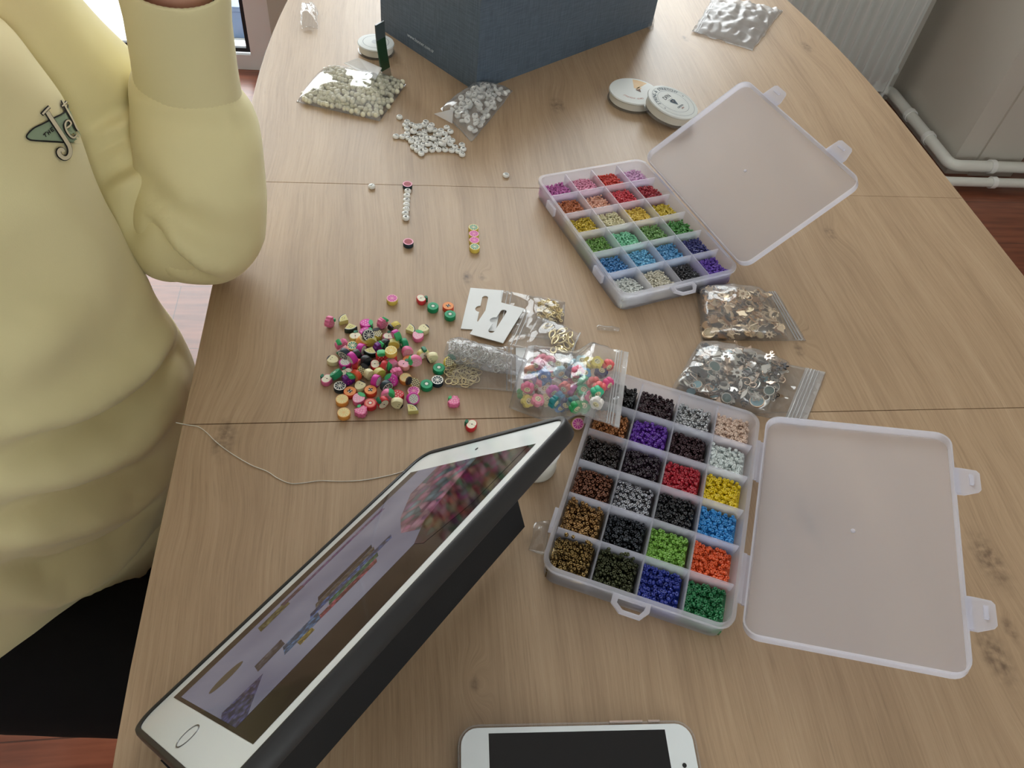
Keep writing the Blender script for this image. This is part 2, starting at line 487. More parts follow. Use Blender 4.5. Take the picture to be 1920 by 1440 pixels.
# ------------------------------------------------------------------ the table
KNOTS = [P(1855, 1050), P(1868, 1232), P(1893, 1180), P(1556, 436), P(1497, 655), P(1512, 88), P(903, 520), P(876, 521), P(420, 824), P(1520, 975),
         P(1045, 198), P(1500, 632), P(1285, 72), P(890, 1282), P(690, 1010)]
KSIZE = [.013, .011, .005, .006, .005, .008, .003, .005, .010, .011, .009, .004, .005, .003, .004]
def wood_material():
    ma = bpy.data.materials.new('oak_laminate'); ma.use_nodes = True
    nt = ma.node_tree; b = nt.nodes['Principled BSDF']; L = nt.links.new
    N = nt.nodes.new
    tc = N('ShaderNodeTexCoord')
    # knots: a mask and a push that bends the grain round them
    mask = None; push = None
    for kp, ks in zip(KNOTS, KSIZE):
        sub = N('ShaderNodeVectorMath'); sub.operation = 'SUBTRACT'; L(tc.outputs['Object'], sub.inputs[0]); sub.inputs[1].default_value = (kp.x, kp.y, TZ)
        sc = N('ShaderNodeVectorMath'); sc.operation = 'MULTIPLY'; L(sub.outputs[0], sc.inputs[0]); sc.inputs[1].default_value = (1 / ks, .5 / ks, 0)
        ln = N('ShaderNodeVectorMath'); ln.operation = 'LENGTH'; L(sc.outputs[0], ln.inputs[0])
        mr = N('ShaderNodeMapRange'); mr.inputs[1].default_value = 0.2; mr.inputs[2].default_value = 1.3; mr.inputs[3].default_value = 1; mr.inputs[4].default_value = 0; mr.interpolation_type = 'SMOOTHSTEP'
        L(ln.outputs['Value'], mr.inputs[0])
        mr2 = N('ShaderNodeMapRange'); mr2.inputs[1].default_value = 0.0; mr2.inputs[2].default_value = 4.5; mr2.inputs[3].default_value = 1; mr2.inputs[4].default_value = 0; mr2.interpolation_type = 'SMOOTHSTEP'
        L(ln.outputs['Value'], mr2.inputs[0])
        if mask is None: mask = mr.outputs[0]; push = mr2.outputs[0]
        else:
            a = N('ShaderNodeMath'); a.operation = 'MAXIMUM'; L(mask, a.inputs[0]); L(mr.outputs[0], a.inputs[1]); mask = a.outputs[0]
            a = N('ShaderNodeMath'); a.operation = 'MAXIMUM'; L(push, a.inputs[0]); L(mr2.outputs[0], a.inputs[1]); push = a.outputs[0]
    # gentle waviness of the grain
    wv = N('ShaderNodeTexNoise'); wv.inputs['Scale'].default_value = 3.2; wv.inputs['Detail'].default_value = 2
    L(tc.outputs['Object'], wv.inputs['Vector'])
    ad = N('ShaderNodeMath'); ad.operation = 'MULTIPLY_ADD'; L(push, ad.inputs[0]); ad.inputs[1].default_value = .35; L(wv.outputs['Fac'], ad.inputs[2])
    sep = N('ShaderNodeSeparateXYZ'); L(tc.outputs['Object'], sep.inputs[0])
    wx = N('ShaderNodeMath'); wx.operation = 'MULTIPLY_ADD'; L(ad.outputs[0], wx.inputs[0]); wx.inputs[1].default_value = .035; L(sep.outputs[0], wx.inputs[2])
    com = N('ShaderNodeCombineXYZ'); L(wx.outputs[0], com.inputs[0]); L(sep.outputs[1], com.inputs[1])
    def grain(sx, sy, scale, det, rough=.6):
        mp = N('ShaderNodeMapping'); mp.inputs['Scale'].default_value = (sx, sy, 1); L(com.outputs[0], mp.inputs[0])
        nz = N('ShaderNodeTexNoise'); nz.inputs['Scale'].default_value = scale; nz.inputs['Detail'].default_value = det; nz.inputs['Roughness'].default_value = rough
        L(mp.outputs[0], nz.inputs['Vector']); return nz.outputs['Fac']
    broad = grain(14, .9, 2.4, 4); fine = grain(150, 3.0, 3.0, 5, .75); pores = grain(330, 8, 2.6, 3, .75)
    cr = N('ShaderNodeValToRGB'); e = cr.color_ramp.elements
    e[0].position = .30; e[0].color = rgb(150, 122, 94); e[1].position = .72; e[1].color = rgb(196, 169, 138)
    x = e.new(.5); x.color = rgb(177, 149, 118)
    m1 = N('ShaderNodeMix'); m1.data_type = 'FLOAT'; m1.inputs[0].default_value = .5; L(broad, m1.inputs[2]); L(fine, m1.inputs[3])
    L(m1.outputs[0], cr.inputs[0])
    pr = N('ShaderNodeMapRange'); pr.inputs[1].default_value = .56; pr.inputs[2].default_value = .74; pr.inputs[3].default_value = 0; pr.inputs[4].default_value = .5
    L(pores, pr.inputs[0])
    m2 = N('ShaderNodeMix'); m2.data_type = 'RGBA'; L(pr.outputs[0], m2.inputs[0]); L(cr.outputs[0], m2.inputs[6]); m2.inputs[7].default_value = rgb(128, 104, 80)
    km = N('ShaderNodeMath'); km.operation = 'MULTIPLY'; L(mask, km.inputs[0])
    kn = N('ShaderNodeTexNoise'); kn.inputs['Scale'].default_value = 160; kn.inputs['Detail'].default_value = 3; L(tc.outputs['Object'], kn.inputs['Vector'])
    kr = N('ShaderNodeMapRange'); kr.inputs[1].default_value = .34; kr.inputs[2].default_value = .75; L(kn.outputs['Fac'], kr.inputs[0]); L(kr.outputs[0], km.inputs[1])
    m3 = N('ShaderNodeMix'); m3.data_type = 'RGBA'; L(km.outputs[0], m3.inputs[0]); L(m2.outputs[2], m3.inputs[6]); m3.inputs[7].default_value = rgb(96, 74, 56)
    L(m3.outputs[2], b.inputs['Base Color'])
    b.inputs['Roughness'].default_value = .40
    b.inputs['Specular IOR Level'].default_value = .65
    bp = N('ShaderNodeBump'); bp.inputs['Strength'].default_value = .25; bp.inputs['Distance'].default_value = .0004; L(pores, bp.inputs['Height']); L(bp.outputs[0], b.inputs['Normal'])
    return ma
WOOD = wood_material()
TBL = empty('dining_table', (0.2385, 0.515, 0))
tag(TBL, 'oak-patterned extending dining table with two leaf seams', 'table')
TBL_INV = TBL.matrix_basis.inverted()
TCX, TCY = .2385, .515
def hw(y): return .3985 - .265 * max(0, abs(y - TCY) - .3) ** 2
YA, YB = TCY - .78, TCY + .78
S1, S2 = .3635, .6663
def top_piece(y0, y1, end=0):
    ys = [y0 + (y1 - y0) * k / 14 for k in range(15)]
    L = [(TCX - hw(y), y) for y in ys]; R = [(TCX + hw(y), y) for y in ys]
    if end:
        def rnd(pts, s):
            out = []
            for (x, y) in pts:
                dd = (y - (YB - .06)) if end > 0 else ((YA + .06) - y)
                if dd > 0: x -= s * (.06 - math.sqrt(max(.06 ** 2 - dd ** 2, 0))) * .9
                out.append((x, y))
            return out
        L = rnd(L, -1); R = rnd(R, 1)
    pts = R + L[::-1]
    o = MB().prism(pts, TZ - .028, TZ, WOOD, None, None, .0008, .0004).build('table_leaf', TBL)
    o.matrix_parent_inverse = TBL_INV
    return o
top_piece(YA, S1 - .0003, -1); top_piece(S1 + .0003, S2 - .0003); top_piece(S2 + .0003, YB, 1)
APR = mat('white_table_frame', rgb(225, 222, 215), 0.5)
for sx in (-1, 1):
    o = MB().box((TCX + sx * .30, TCY, TZ - .065), (.02, 1.2, .07), APR).build('apron', TBL); o.matrix_parent_inverse = TBL_INV
for sy in (-1, 1):
    o = MB().box((TCX, TCY + sy * .59, TZ - .065), (.58, .02, .07), APR).build('apron', TBL); o.matrix_parent_inverse = TBL_INV
for sx in (-1, 1):
    for sy in (-1, 1):
        o = MB().lathe([(0, 0), (.022, 0), (.034, .64), (.036, TZ - .03), (0, TZ - .03)], 18, APR, TRS((TCX + sx * .27, TCY + sy * .56, 0))).build('leg', TBL, 40)
        o.matrix_parent_inverse = TBL_INV
# ------------------------------------------------------------------ bead boxes with seed beads
def loft(b, rings, ma, cap0=True, cap1=True, M=None):
    n = len(rings[0]); vs = [p for r in rings for p in r]; fs = []
    for k in range(len(rings) - 1):
        for i in range(n):
            j = (i + 1) % n
            fs.append((k * n + i, k * n + j, (k + 1) * n + j, (k + 1) * n + i))
    if cap0: fs.append(tuple(range(n - 1, -1, -1)))
    if cap1: fs.append(tuple((len(rings) - 1) * n + i for i in range(n)))
    return b.add(vs, fs, ma, M)
def rr(w, l, r, z, n=6):
    return [(x, y, z) for x, y in rrect(w, l, max(r, .0008), n)]

BW, BL, BH = .1279, .1868, .0212
def bead_box(loc, th, alpha, gap, hz, label):
    e = empty('bead_box', loc, th); tag(e, label, 'storage box', 'compartment bead boxes')
    b = MB()
    g = .0014
    rings = [rr(BW - .008, BL - .008, .008, 0), rr(BW - .0045, BL - .0045, .0095, .0012), rr(BW - .003, BL - .003, .010, BH - .0035), rr(BW, BL, .011, BH - .003),
             rr(BW, BL, .011, BH), rr(BW - .003 - 2 * g, BL - .003 - 2 * g, .0088, BH), rr(BW - .006 - 2 * g, BL - .006 - 2 * g, .008, .0016)]
    loft(b, rings, FROST)
    b.build('tray', e, 35)
    iw, il = BW - .006, BL - .006
    for k in (-1, 0, 1):
        MB().box((k * iw / 4, 0, BH / 2), (.0012, il - .001, BH - .0022), FROST).build('divider', e)
    for k in range(1, 6):
        MB().box((0, -il / 2 + il * k / 6, BH / 2 - .0002), (iw - .001, .0012, BH - .0026), FROST).build('divider', e)
    # hanging loop at the near end
    out = [(-.0125, 0), (.0125, 0), (.0125, -.006), (.0075, -.0125), (-.006, -.0125), (-.0125, -.007)]
    hole = [(-.0085, -.0025), (.0095, -.0025), (.0088, -.0058), (.0062, -.0098), (-.0045, -.0098), (-.0088, -.0060)]
    vs, fs = fill_2d([out, hole], .0018)
    MB().add(vs, fs, FROST_RIM, TRS((-.002, -BL / 2, BH - .0016))).build('hanging_loop', e)
    for y in (-.052, .05):
        MB().box((-BW / 2 - .0012, y, BH - .008), (.0026, .016, .0085), FROST_RIM).build('catch', e)
    for y in (-.052, .050):
        h = MB()
        h.box((BW / 2 + gap * .25, y, BH - .003), (gap * .5, .038, .0012), FROST_RIM)
        h.box((BW / 2 + gap * .78, y, BH - .0042), (gap * .44, .038, .0012), FROST_RIM)
        h.build('hinge', e)
    lid = empty('lid', (BW / 2 + gap, 0, hz)); lid.parent = e
    lid.rotation_euler = (0, -alpha, 0)
    LW = BW; c = LW / 2
    b = MB(); T = TRS((c, 0, 0))
    rings = [rr(LW - .003, BL - .003, .0095, -.001), rr(LW, BL, .011, .0002), rr(LW, BL, .011, .0066), rr(LW - .0024, BL - .0024, .0098, .0066), rr(LW - .004, BL - .004, .009, .0006)]
    loft(b, [rings[0], rings[4]], FROST_LID, M=T); b.build('lid_panel', lid, 35)
    b = MB(); loft(b, rings[:4] + [rr(LW - .004, BL - .004, .009, .0012)], FROST_RIM, False, False, M=T); b.build('lid_rim', lid, 35)
    MB().lathe([(.0017, -.0002), (.0014, .0009), (0, .0011)], 12, FROST_RIM, TRS((c, 0, .0006))).build('moulding_nub', lid, 60)
    for y in (-.05, .052):
        t = MB()
        pts = [(0, -.0125), (.0045, -.0125), (.0135, -.0085), (.0150, -.0065), (.0150, .0075), (.0130, .0098), (.0035, .0105), (0, .0105)]
        t.prism([(LW + .0005 + p[0], y + p[1]) for p in pts], .0040, .0054, FROST_RIM)
        t.box((LW + .0098, y + .0005, .0061), (.0025, .0085, .0018), FROST_RIM)
        t.box((LW + .0012, y - .001, .0047), (.003, .022, .0022), FROST_RIM)
        t.build('clasp_tab', lid)
    return e

def fast_mesh(name, V, F, ma):
    me = bpy.data.meshes.new(name)
    me.vertices.add(len(V)); me.vertices.foreach_set('co', V.astype(np.float32).ravel())
    me.loops.add(F.size); me.loops.foreach_set('vertex_index', F.astype(np.int32).ravel())
    me.polygons.add(len(F)); me.polygons.foreach_set('loop_start', np.arange(0, F.size, F.shape[1], dtype=np.int32))
    me.update(calc_edges=True); me.validate()
    me.materials.append(ma)
    me.polygons.foreach_set('use_smooth', [True] * len(me.polygons))
    return me
def bead_template(d, n, k):
    R = d * .30; r = d * .20; L = d * .74
    prof = [(R + r * math.cos(2 * PI * q / k), L * .5 * math.sin(2 * PI * q / k)) for q in range(k)]
    V = np.array([(p[0] * math.cos(2 * PI * i / n), p[0] * math.sin(2 * PI * i / n), p[1]) for i in range(n) for p in prof])
    F = np.array([(i * k + q, ((i + 1) % n) * k + q, ((i + 1) % n) * k + (q + 1) % k, i * k + (q + 1) % k) for i in range(n) for q in range(k)])
    return V, F
def rand_rot(m, flat):
    ax = rng.normal(size=(m, 3)); ax[:, 2] *= .3; ax /= np.linalg.norm(ax, axis=1)[:, None]
    an = np.abs(rng.normal(0, flat, m))
    K = np.zeros((m, 3, 3)); K[:, 0, 1] = -ax[:, 2]; K[:, 0, 2] = ax[:, 1]; K[:, 1, 0] = ax[:, 2]; K[:, 1, 2] = -ax[:, 0]; K[:, 2, 0] = -ax[:, 1]; K[:, 2, 1] = ax[:, 0]
    return np.eye(3) + np.sin(an)[:, None, None] * K + (1 - np.cos(an))[:, None, None] * (K @ K)
def heap(box, cx, cy, w, l, fill, d, ma, label, n, k, slope=0.0, strays=0):
    V0, F0 = bead_template(d, n, k)
    pts = []
    st = d * .86
    for lay in range(2):
        nx, ny = int(w / st), int(l / st)
        for i in range(nx):
            for j in range(ny):
                x = -w / 2 + d * .5 + (w - d) * (i + (.5 if (j + lay) % 2 else 0) * .9) / nx + rng.normal(0, d * .10)
                y = -l / 2 + d * .5 + (l - d) * j / max(ny - 1, 1) + rng.normal(0, d * .10)
                x = min(max(x, -w / 2 + d * .45), w / 2 - d * .45); y = min(max(y, -l / 2 + d * .45), l / 2 - d * .45)
                z = fill + slope * (y / l) + .0012 * noise.noise(Vector((x * 120 + cx * 900, y * 120 + cy * 700, 1))) + rng.normal(0, d * .13)
                z -= d * .75 * (1 - lay)
                if lay == 1 and rng.random() < .28: continue
                pts.append((x, y, max(z, d * .5 + .0016)))
    for _ in range(strays):
        pts.append((rng.uniform(-w / 2 + d, w / 2 - d), l / 2 - d * .55, fill + rng.uniform(.0015, .006)))
    pts = np.array(pts); m = len(pts)
    R = rand_rot(m, .75)
    V = np.einsum('mij,vj->mvi', R, V0) * rng.uniform(.9, 1.06, (m, 1, 1)) + pts[:, None, :]
    F = (F0[None] + (np.arange(m) * len(V0))[:, None, None]).reshape(-1, 4)
    V = V.reshape(-1, 3)
    # solid lower part of the heap
    zc = max(fill - d * 1.25 - abs(slope) * .5, .003); q = len(V)
    a, b_ = w / 2 - .0004, l / 2 - .0004
    core = np.array([(i * a, j * b_, z) for z in (.0018, zc) for j in (-1, 1) for i in (-1, 1)])
    V = np.vstack([V, core]); F = np.vstack([F, np.array([(0, 2, 3, 1), (4, 5, 7, 6), (0, 1, 5, 4), (2, 6, 7, 3), (0, 4, 6, 2), (1, 3, 7, 5)]) + q])
    o = inst('seed_bead_heap', fast_mesh('seed_bead_heap', V, F, ma), None, box.matrix_basis @ Matrix.Translation((cx, cy, 0)))
    o['kind'] = 'stuff'; tag(o, label, 'seed beads', 'seed beads in compartments')
    return o

def bm_(n, c, rough=.25, metal=0.0, coat=.3): return mat('seed_bead_' + n.replace(' ', '_'), rgb(*c), rough, metal, coat=coat)
NEAR = [
 [('black', (16, 15, 18)), ('dark burgundy', (44, 14, 26)), ('silver', (176, 178, 180), .3, .8), ('beige', (222, 196, 178))],
 [('copper', (176, 118, 72), .3, .7), ('violet', (96, 40, 158)), ('dark plum metallic', (58, 34, 40), .25, .6), ('milk white', (226, 234, 232))],
 [('black-brown', (30, 18, 18)), ('aubergine', (38, 18, 36)), ('ruby red', (178, 28, 48)), ('sunny yellow', (232, 204, 26))],
 [('brown bronze', (112, 72, 52), .25, .8), ('steel silver', (158, 160, 166), .25, .9), ('jet black', (20, 21, 26)), ('sky blue', (52, 146, 214))],
 [('old gold', (146, 112, 66), .25, .8), ('graphite', (52, 56, 62), .25, .8), ('apple green', (128, 180, 72)), ('coral orange', (232, 98, 48))],
 [('antique bronze', (128, 104, 58), .25, .85), ('dark olive', (66, 70, 42), .25, .7), ('royal blue', (36, 54, 150)), ('emerald green', (38, 124, 74))],
]
FAR = [
 [('orchid pink', (196, 86, 170)), ('candy pink', (240, 148, 184)), ('coral red', (222, 50, 38)), ('pale lilac', (232, 176, 224))],
 [('rust orange', (190, 92, 40)), ('peach', (240, 172, 144)), ('strawberry red', (212, 30, 48)), ('garnet', (168, 18, 34))],
 [('mustard yellow', (204, 172, 20)), ('cream', (226, 216, 170)), ('egg yellow', (232, 194, 60)), ('golden yellow', (214, 184, 30))],
 [('leaf green', (92, 148, 48)), ('mint', (122, 214, 166)), ('moss green', (98, 152, 66)), ('grass green', (46, 128, 36))],
 [('denim blue', (44, 122, 190)), ('light blue', (92, 178, 222)), ('cornflower blue', (60, 142, 200)), ('navy', (26, 30, 110))],
 [('clear white', (226, 230, 226)), ('champagne', (218, 212, 190)), ('coal black', (20, 20, 26)), ('deep purple', (84, 40, 172))],
]
ROWN = ['far', 'second', 'third', 'fourth', 'fifth', 'nearest']; COLN = ['first', 'second', 'third', 'fourth']
def fill_box(box, table, which, fill, d, n, k, slope, strays=(), light=0.0):
    iw, il = BW - .0088, BL - .0088
    for r in range(6):
        for c in range(4):
            spec = table[r][c]
            if light: spec = (spec[0], tuple(int(q + (255 - q) * light) for q in spec[1])) + tuple(spec[2:])
            ma = bm_(*spec)
            cx = -(BW - .006) / 2 + (BW - .006) * (c + .5) / 4; cy = (BL - .006) / 2 - (BL - .006) * (r + .5) / 6
            f = fill + rng.uniform(-.0008, .0012)
            heap(box, cx, cy, (BW - .006) / 4 - .0022, (BL - .006) / 6 - .0022, f, d, ma,
                 '%s seed beads, %s row, %s compartment of the %s bead box' % (spec[0], ROWN[r], COLN[c], which), n, k, slope, 6 if (r, c) in strays else 0)
box_near = bead_box((.1836, .2852, TZ), -.4093, math.radians(17), .006, .016, 'open frosted bead box of dark and metallic seed beads beside the tablet')
fill_box(box_near, NEAR, 'near dark-toned', .0125, .0030, 10, 6, -.0012, ((4, 0), (5, 0), (5, 1)))
box_far = bead_box((.2272, .5867, TZ), .3052, math.radians(36), .004, .019, 'open frosted bead box of pastel rainbow seed beads with raised lid')
fill_box(box_far, FAR, 'far rainbow-toned', .0118, .0024, 7, 4, -.003, light=.16)

# ------------------------------------------------------------------ tablet in its dark case
TD = Vector((.6782, .7349, 0)).normalized(); TU = Vector((.4513, -.4164, .7893)).normalized()
TO = Vector((.0159, .3237, TZ + .0090))
TXA = -TD; TU = (TU - TXA * TU.dot(TXA)).normalized(); TN = TXA.cross(TU)
TM = frame(TO, TXA, TU, TN)
tab = empty('tablet'); tab.matrix_basis = TM
tag(tab, 'white tablet showing a bead photo, propped up in dark grey case', 'tablet')
CASE = mat('dark_grey_rubber_case', rgb(38, 38, 40), .42)
COVER = mat('black_fabric_cover', rgb(14, 15, 18), .75, bump=(900, .2, .0004))
GLASSW = mat('white_tablet_glass', rgb(232, 238, 240), .12, spec=.6, coat=.3)
def trr(mx, r, z, n=6): return [(x + .12, y + .08475, z) for x, y in rrect(.24 + 2 * mx, .1695 + 2 * mx, r, n)]
b = MB(); loft(b, [trr(-.001, .011, -.0074), trr(0, .012, -.006), trr(0, .012, -.0006), trr(-.0006, .0115, 0)], GLASSW); b.build('body', tab, 40)
b = MB(); loft(b, [trr(.0002, .0125, -.0078), trr(.0014, .0140, -.0095), trr(.0024, .0150, -.0085), trr(.0030, .0155, -.0045), trr(.0029, .0155, -.0005), trr(.0022, .0145, .0013), trr(.0010, .0125, .0016), trr(-.0004, .012, .0008), trr(-.0002, .012, -.0002)], CASE, True, False); b.build('case', tab, 60)
def emit(name, c, s=.8):
    return mat(name, rgb(8, 8, 9), .08, spec=.5, emit=(rgb(*c), s))
SX0, SX1, SY0, SY1 = .02145, .21855, .01085, .15865
def quad(b, pts, z, ma): b.add([(x, y, z) for x, y in pts], [tuple(range(len(pts)))], ma)
def rect_(x0, x1, y0, y1): return [(x0, y0), (x1, y0), (x1, y1), (x0, y1)]
scr = MB(); quad(scr, rect_(SX0, SX1, SY0, SY1), .00012, emit('screen_border', (34, 26, 28), .35)); scr = scr.build('screen', tab)
def screen_photo():
    ma = bpy.data.materials.new('screen_photo'); ma.use_nodes = True; nt = ma.node_tree; bs = nt.nodes['Principled BSDF']
    bs.inputs['Base Color'].default_value = rgb(8, 8, 9); bs.inputs['Roughness'].default_value = .08
    tc = nt.nodes.new('ShaderNodeTexCoord'); nz = nt.nodes.new('ShaderNodeTexNoise'); nz.inputs['Scale'].default_value = 14; nz.inputs['Detail'].default_value = 2
    nt.links.new(tc.outputs['Object'], nz.inputs['Vector'])
    cr = nt.nodes.new('ShaderNodeValToRGB'); cr.color_ramp.elements[0].position = .3; cr.color_ramp.elements[1].position = .7
    cr.color_ramp.elements[0].color = rgb(108, 110, 134); cr.color_ramp.elements[1].color = rgb(146, 148, 164)
    nt.links.new(nz.outputs['Fac'], cr.inputs[0]); nt.links.new(cr.outputs[0], bs.inputs['Emission Color']); bs.inputs['Emission Strength'].default_value = .50
    return ma
def screen_beads(name, cols, scale, s):
    ma = bpy.data.materials.new(name); ma.use_nodes = True; nt = ma.node_tree; bs = nt.nodes['Principled BSDF']
    bs.inputs['Base Color'].default_value = rgb(8, 8, 9); bs.inputs['Roughness'].default_value = .08
    tc = nt.nodes.new('ShaderNodeTexCoord'); vo = nt.nodes.new('ShaderNodeTexVoronoi'); vo.inputs['Scale'].default_value = scale
    nt.links.new(tc.outputs['Object'], vo.inputs['Vector'])
    sp = nt.nodes.new('ShaderNodeSeparateColor'); nt.links.new(vo.outputs['Color'], sp.inputs[0])
    cr = nt.nodes.new('ShaderNodeValToRGB'); cr.color_ramp.interpolation = 'CONSTANT'
    while len(cr.color_ramp.elements) < len(cols): cr.color_ramp.elements.new(.5)
    for i, c in enumerate(cols): cr.color_ramp.elements[i].position = i / len(cols); cr.color_ramp.elements[i].color = rgb(*c)
    nt.links.new(sp.outputs[0], cr.inputs[0])
    dm = nt.nodes.new('ShaderNodeMapRange'); dm.inputs[1].default_value = .0; dm.inputs[2].default_value = .7; dm.inputs[3].default_value = 1; dm.inputs[4].default_value = .35
    nt.links.new(vo.outputs['Distance'], dm.inputs[0])
    mx = nt.nodes.new('ShaderNodeMix'); mx.data_type = 'RGBA'; mx.blend_type = 'MULTIPLY'; mx.inputs[0].default_value = 1
    nt.links.new(cr.outputs[0], mx.inputs[6]); nt.links.new(dm.outputs[0], mx.inputs[7])
    nt.links.new(mx.outputs[2], bs.inputs['Emission Color']); bs.inputs['Emission Strength'].default_value = s
    return ma
def A(a): return .24 - a          # distance from the near short side
ph = MB()
quad(ph, rect_(A(.2185), A(.0235), .0225, .128), .00018, screen_photo())
beads_pink = screen_beads('screen_beads_pink', [(188, 120, 150), (150, 110, 150), (120, 150, 160), (200, 150, 170), (140, 90, 120), (90, 120, 130)], 130, .42)
beads_dark = screen_beads('screen_beads_dark', [(52, 26, 40), (90, 30, 54), (30, 22, 30), (40, 70, 66), (60, 30, 60)], 130, .45)
quad(ph, [(A(.2185), .050), (A(.190), .052), (A(.165), .075), (A(.150), .098), (A(.152), .118), (A(.172), .124), (A(.2185), .128)], .00022, beads_pink)
quad(ph, [(A(.2185), .098), (A(.190), .104), (A(.160), .112), (A(.140), .128), (A(.140), .138), (A(.170), .150), (A(.2185), .152)], .00024, beads_dark)
quad(ph, rect_(A(.178), A(.108), .0285, .0335), .00022, screen_beads('screen_strip_purple', [(124, 80, 142), (90, 60, 110), (140, 110, 150), (104, 72, 122)], 420, .5))
quad(ph, rect_(A(.108), A(.092), .0275, .0345), .00024, screen_beads('screen_strip_mauve', [(120, 70, 92), (80, 60, 82), (98, 66, 92)], 420, .5))
quad(ph, [(A(.096), .029), (A(.074), .030), (A(.072), .041), (A(.094), .040)], .00023, screen_beads('screen_patch_olive', [(110, 104, 60), (70, 66, 44), (128, 122, 84)], 420, .5))
for i, (c, a0, a1) in enumerate((((46, 40, 50), .100, .142), ((92, 84, 78), .095, .140), ((70, 96, 150), .088, .150), ((74, 118, 92), .098, .135), ((150, 76, 88), .080, .130))):
    y = .072 + i * .0065
    quad(ph, [(A(a1), y), (A(a0), y), (A(a0 - .003), y + .0062), (A(a1 - .003), y + .0062)], .00024, screen_beads('screen_stripe_%d' % i, [c, tuple(int(q * .7) for q in c), tuple(min(255, int(q * 1.25)) for q in c)], 420, .5))
quad(ph, [(A(.090), .092), (A(.066), .092), (A(.062), .104), (A(.086), .104)], .00026, screen_beads('screen_patch_blue', [(86, 118, 156), (64, 88, 117), (103, 141, 187)], 380, .5))
quad(ph, [(A(.070), .080), (A(.052), .081), (A(.050), .092), (A(.068), .091)], .00026, screen_beads('screen_patch_grey', [(84, 80, 88), (63, 60, 66), (100, 96, 105)], 380, .5))
quad(ph, [(A(.080), .103), (A(.070), .104), (A(.069), .111), (A(.079), .110)], .00026, screen_beads('screen_patch_ochre', [(150, 132, 70), (112, 99, 52), (180, 158, 84)], 380, .5))
sp = [(A(.042 + .011 * math.cos(t)), .058 + .0055 * math.sin(t)) for t in [2 * PI * k / 18 for k in range(18)]]
quad(ph, sp, .00022, emit('screen_spot_brown', (88, 80, 66), .42))
quad(ph, [(A(.050), .100), (A(.026), .098), (A(.0235), .104), (A(.0235), .128), (A(.030), .128)], .00022, screen_beads('screen_patch_indigo', [(78, 80, 124), (58, 60, 93), (93, 96, 148)], 380, .5))
ph.build('screen_picture', scr, None, None, False)
MB().torus(.0062, .00035, 28, 6, mat('home_button_ring', rgb(150, 152, 156), .25, .8), TRS((.2295, .08475, .0001))).build('home_button', tab, 60)
MB().lathe([(0, .0002), (.0012, .0002), (.0012, 0)], 14, BLACK, TRS((.0105, .08475, .0001))).build('front_camera', tab)
inv = TM.inverted()
NB = Vector((TD.y, -TD.x, 0))
def stand(name, p0, p1, p2, p3, th):
    n = (p1 - p0).cross(p3 - p0).normalized() * th
    q = [p0, p1, p2, p3]; vs = [tuple(inv @ p) for p in q] + [tuple(inv @ (p + n)) for p in q]
    return MB().add(vs, [(0, 1, 2, 3), (7, 6, 5, 4), (0, 4, 5, 1), (1, 5, 6, 2), (2, 6, 7, 3), (3, 7, 4, 0)], COVER).build(name, tab)
near0 = TO - TD * .243; far0 = TO + TD * .003
zt = Vector((0, 0, TZ + .0005))
def on_tab(p): return Vector((p.x, p.y, TZ + .0030))
bn, bf = on_tab(near0) + NB * .0884, on_tab(far0) + NB * .0884
tn, tf = near0 + TU * .088 - TN * .0097, far0 + TU * .088 - TN * .0097
stand('stand_flap', bn, bf, tf, tn, .0022)
stand('stand_flap', on_tab(near0) + NB * .022, on_tab(far0) + NB * .022, bf - NB * .004, bn - NB * .004, .0022)
magnet = MB().lathe([(0, 0), (.006, 0), (.0055, .0003), (0, .0003)], 20, mat('stand_dot', rgb(30, 32, 36), .5), frame(inv @ (bf.lerp(tf, .42) - TD * .035 + (tf - bf).cross(TD).normalized() * .0024), (inv.to_3x3() @ TD).normalized(), (inv.to_3x3() @ (tf - bf).normalized()).normalized(), (inv.to_3x3() @ TD).normalized().cross((inv.to_3x3() @ (tf - bf).normalized()).normalized())))
magnet.build('stand_dot', tab, 40)
rel = TM.copy(); rel.translation = (0, 0, 0)
for ch in tab.children: ch.matrix_basis = rel @ ch.matrix_basis
tab.matrix_basis = Matrix.Translation(TO)

# ------------------------------------------------------------------ phone
pd = Vector((.1608 - .0396, .1307 - .1372, 0)).normalized(); pn = Vector((-pd.y, pd.x, 0))
pc = Vector((.0975, .0972, TZ))
phone = empty('smartphone'); phone.matrix_basis = frame(pc, pd, pn, Vector((0, 0, 1)))
tag(phone, 'white-fronted smartphone with dark screen lying face up, in clear case', 'phone')
EDGE = mat('rose_metal_edge', rgb(206, 186, 178), .25, .9)
b = MB(); loft(b, [rr(.134, .063, .009, .0012), rr(.1375, .0665, .0105, .0030), rr(.1375, .0665, .0105, .0062), rr(.136, .065, .0095, .0078)], EDGE); b.build('body', phone, 50)
b = MB(); loft(b, [rr(.1362, .0652, .0096, .0076), rr(.1356, .0646, .0094, .0082)], GLASSW); b.build('front_glass', phone, 40)
scrn = MB(); quad(scrn, rect_(-.052, .052, -.0292, .0292), .00826, mat('dark_screen', rgb(20, 20, 22), .12, spec=.35)); scrn.build('screen', phone)
MB().lathe([(0, .0002), (.0013, .0002), (.0013, 0)], 16, BLACK, TRS((.0600, .0095, .0082))).build('front_camera', phone)
MB().prism(rrect(.0018, .011, .0008, 4), .0082, .0084, BLACK, TRS((.0606, 0, 0))).build('speaker_slot', phone)
MB().torus(.0052, .0003, 26, 6, EDGE, TRS((-.0605, 0, .0082))).build('home_button', phone)
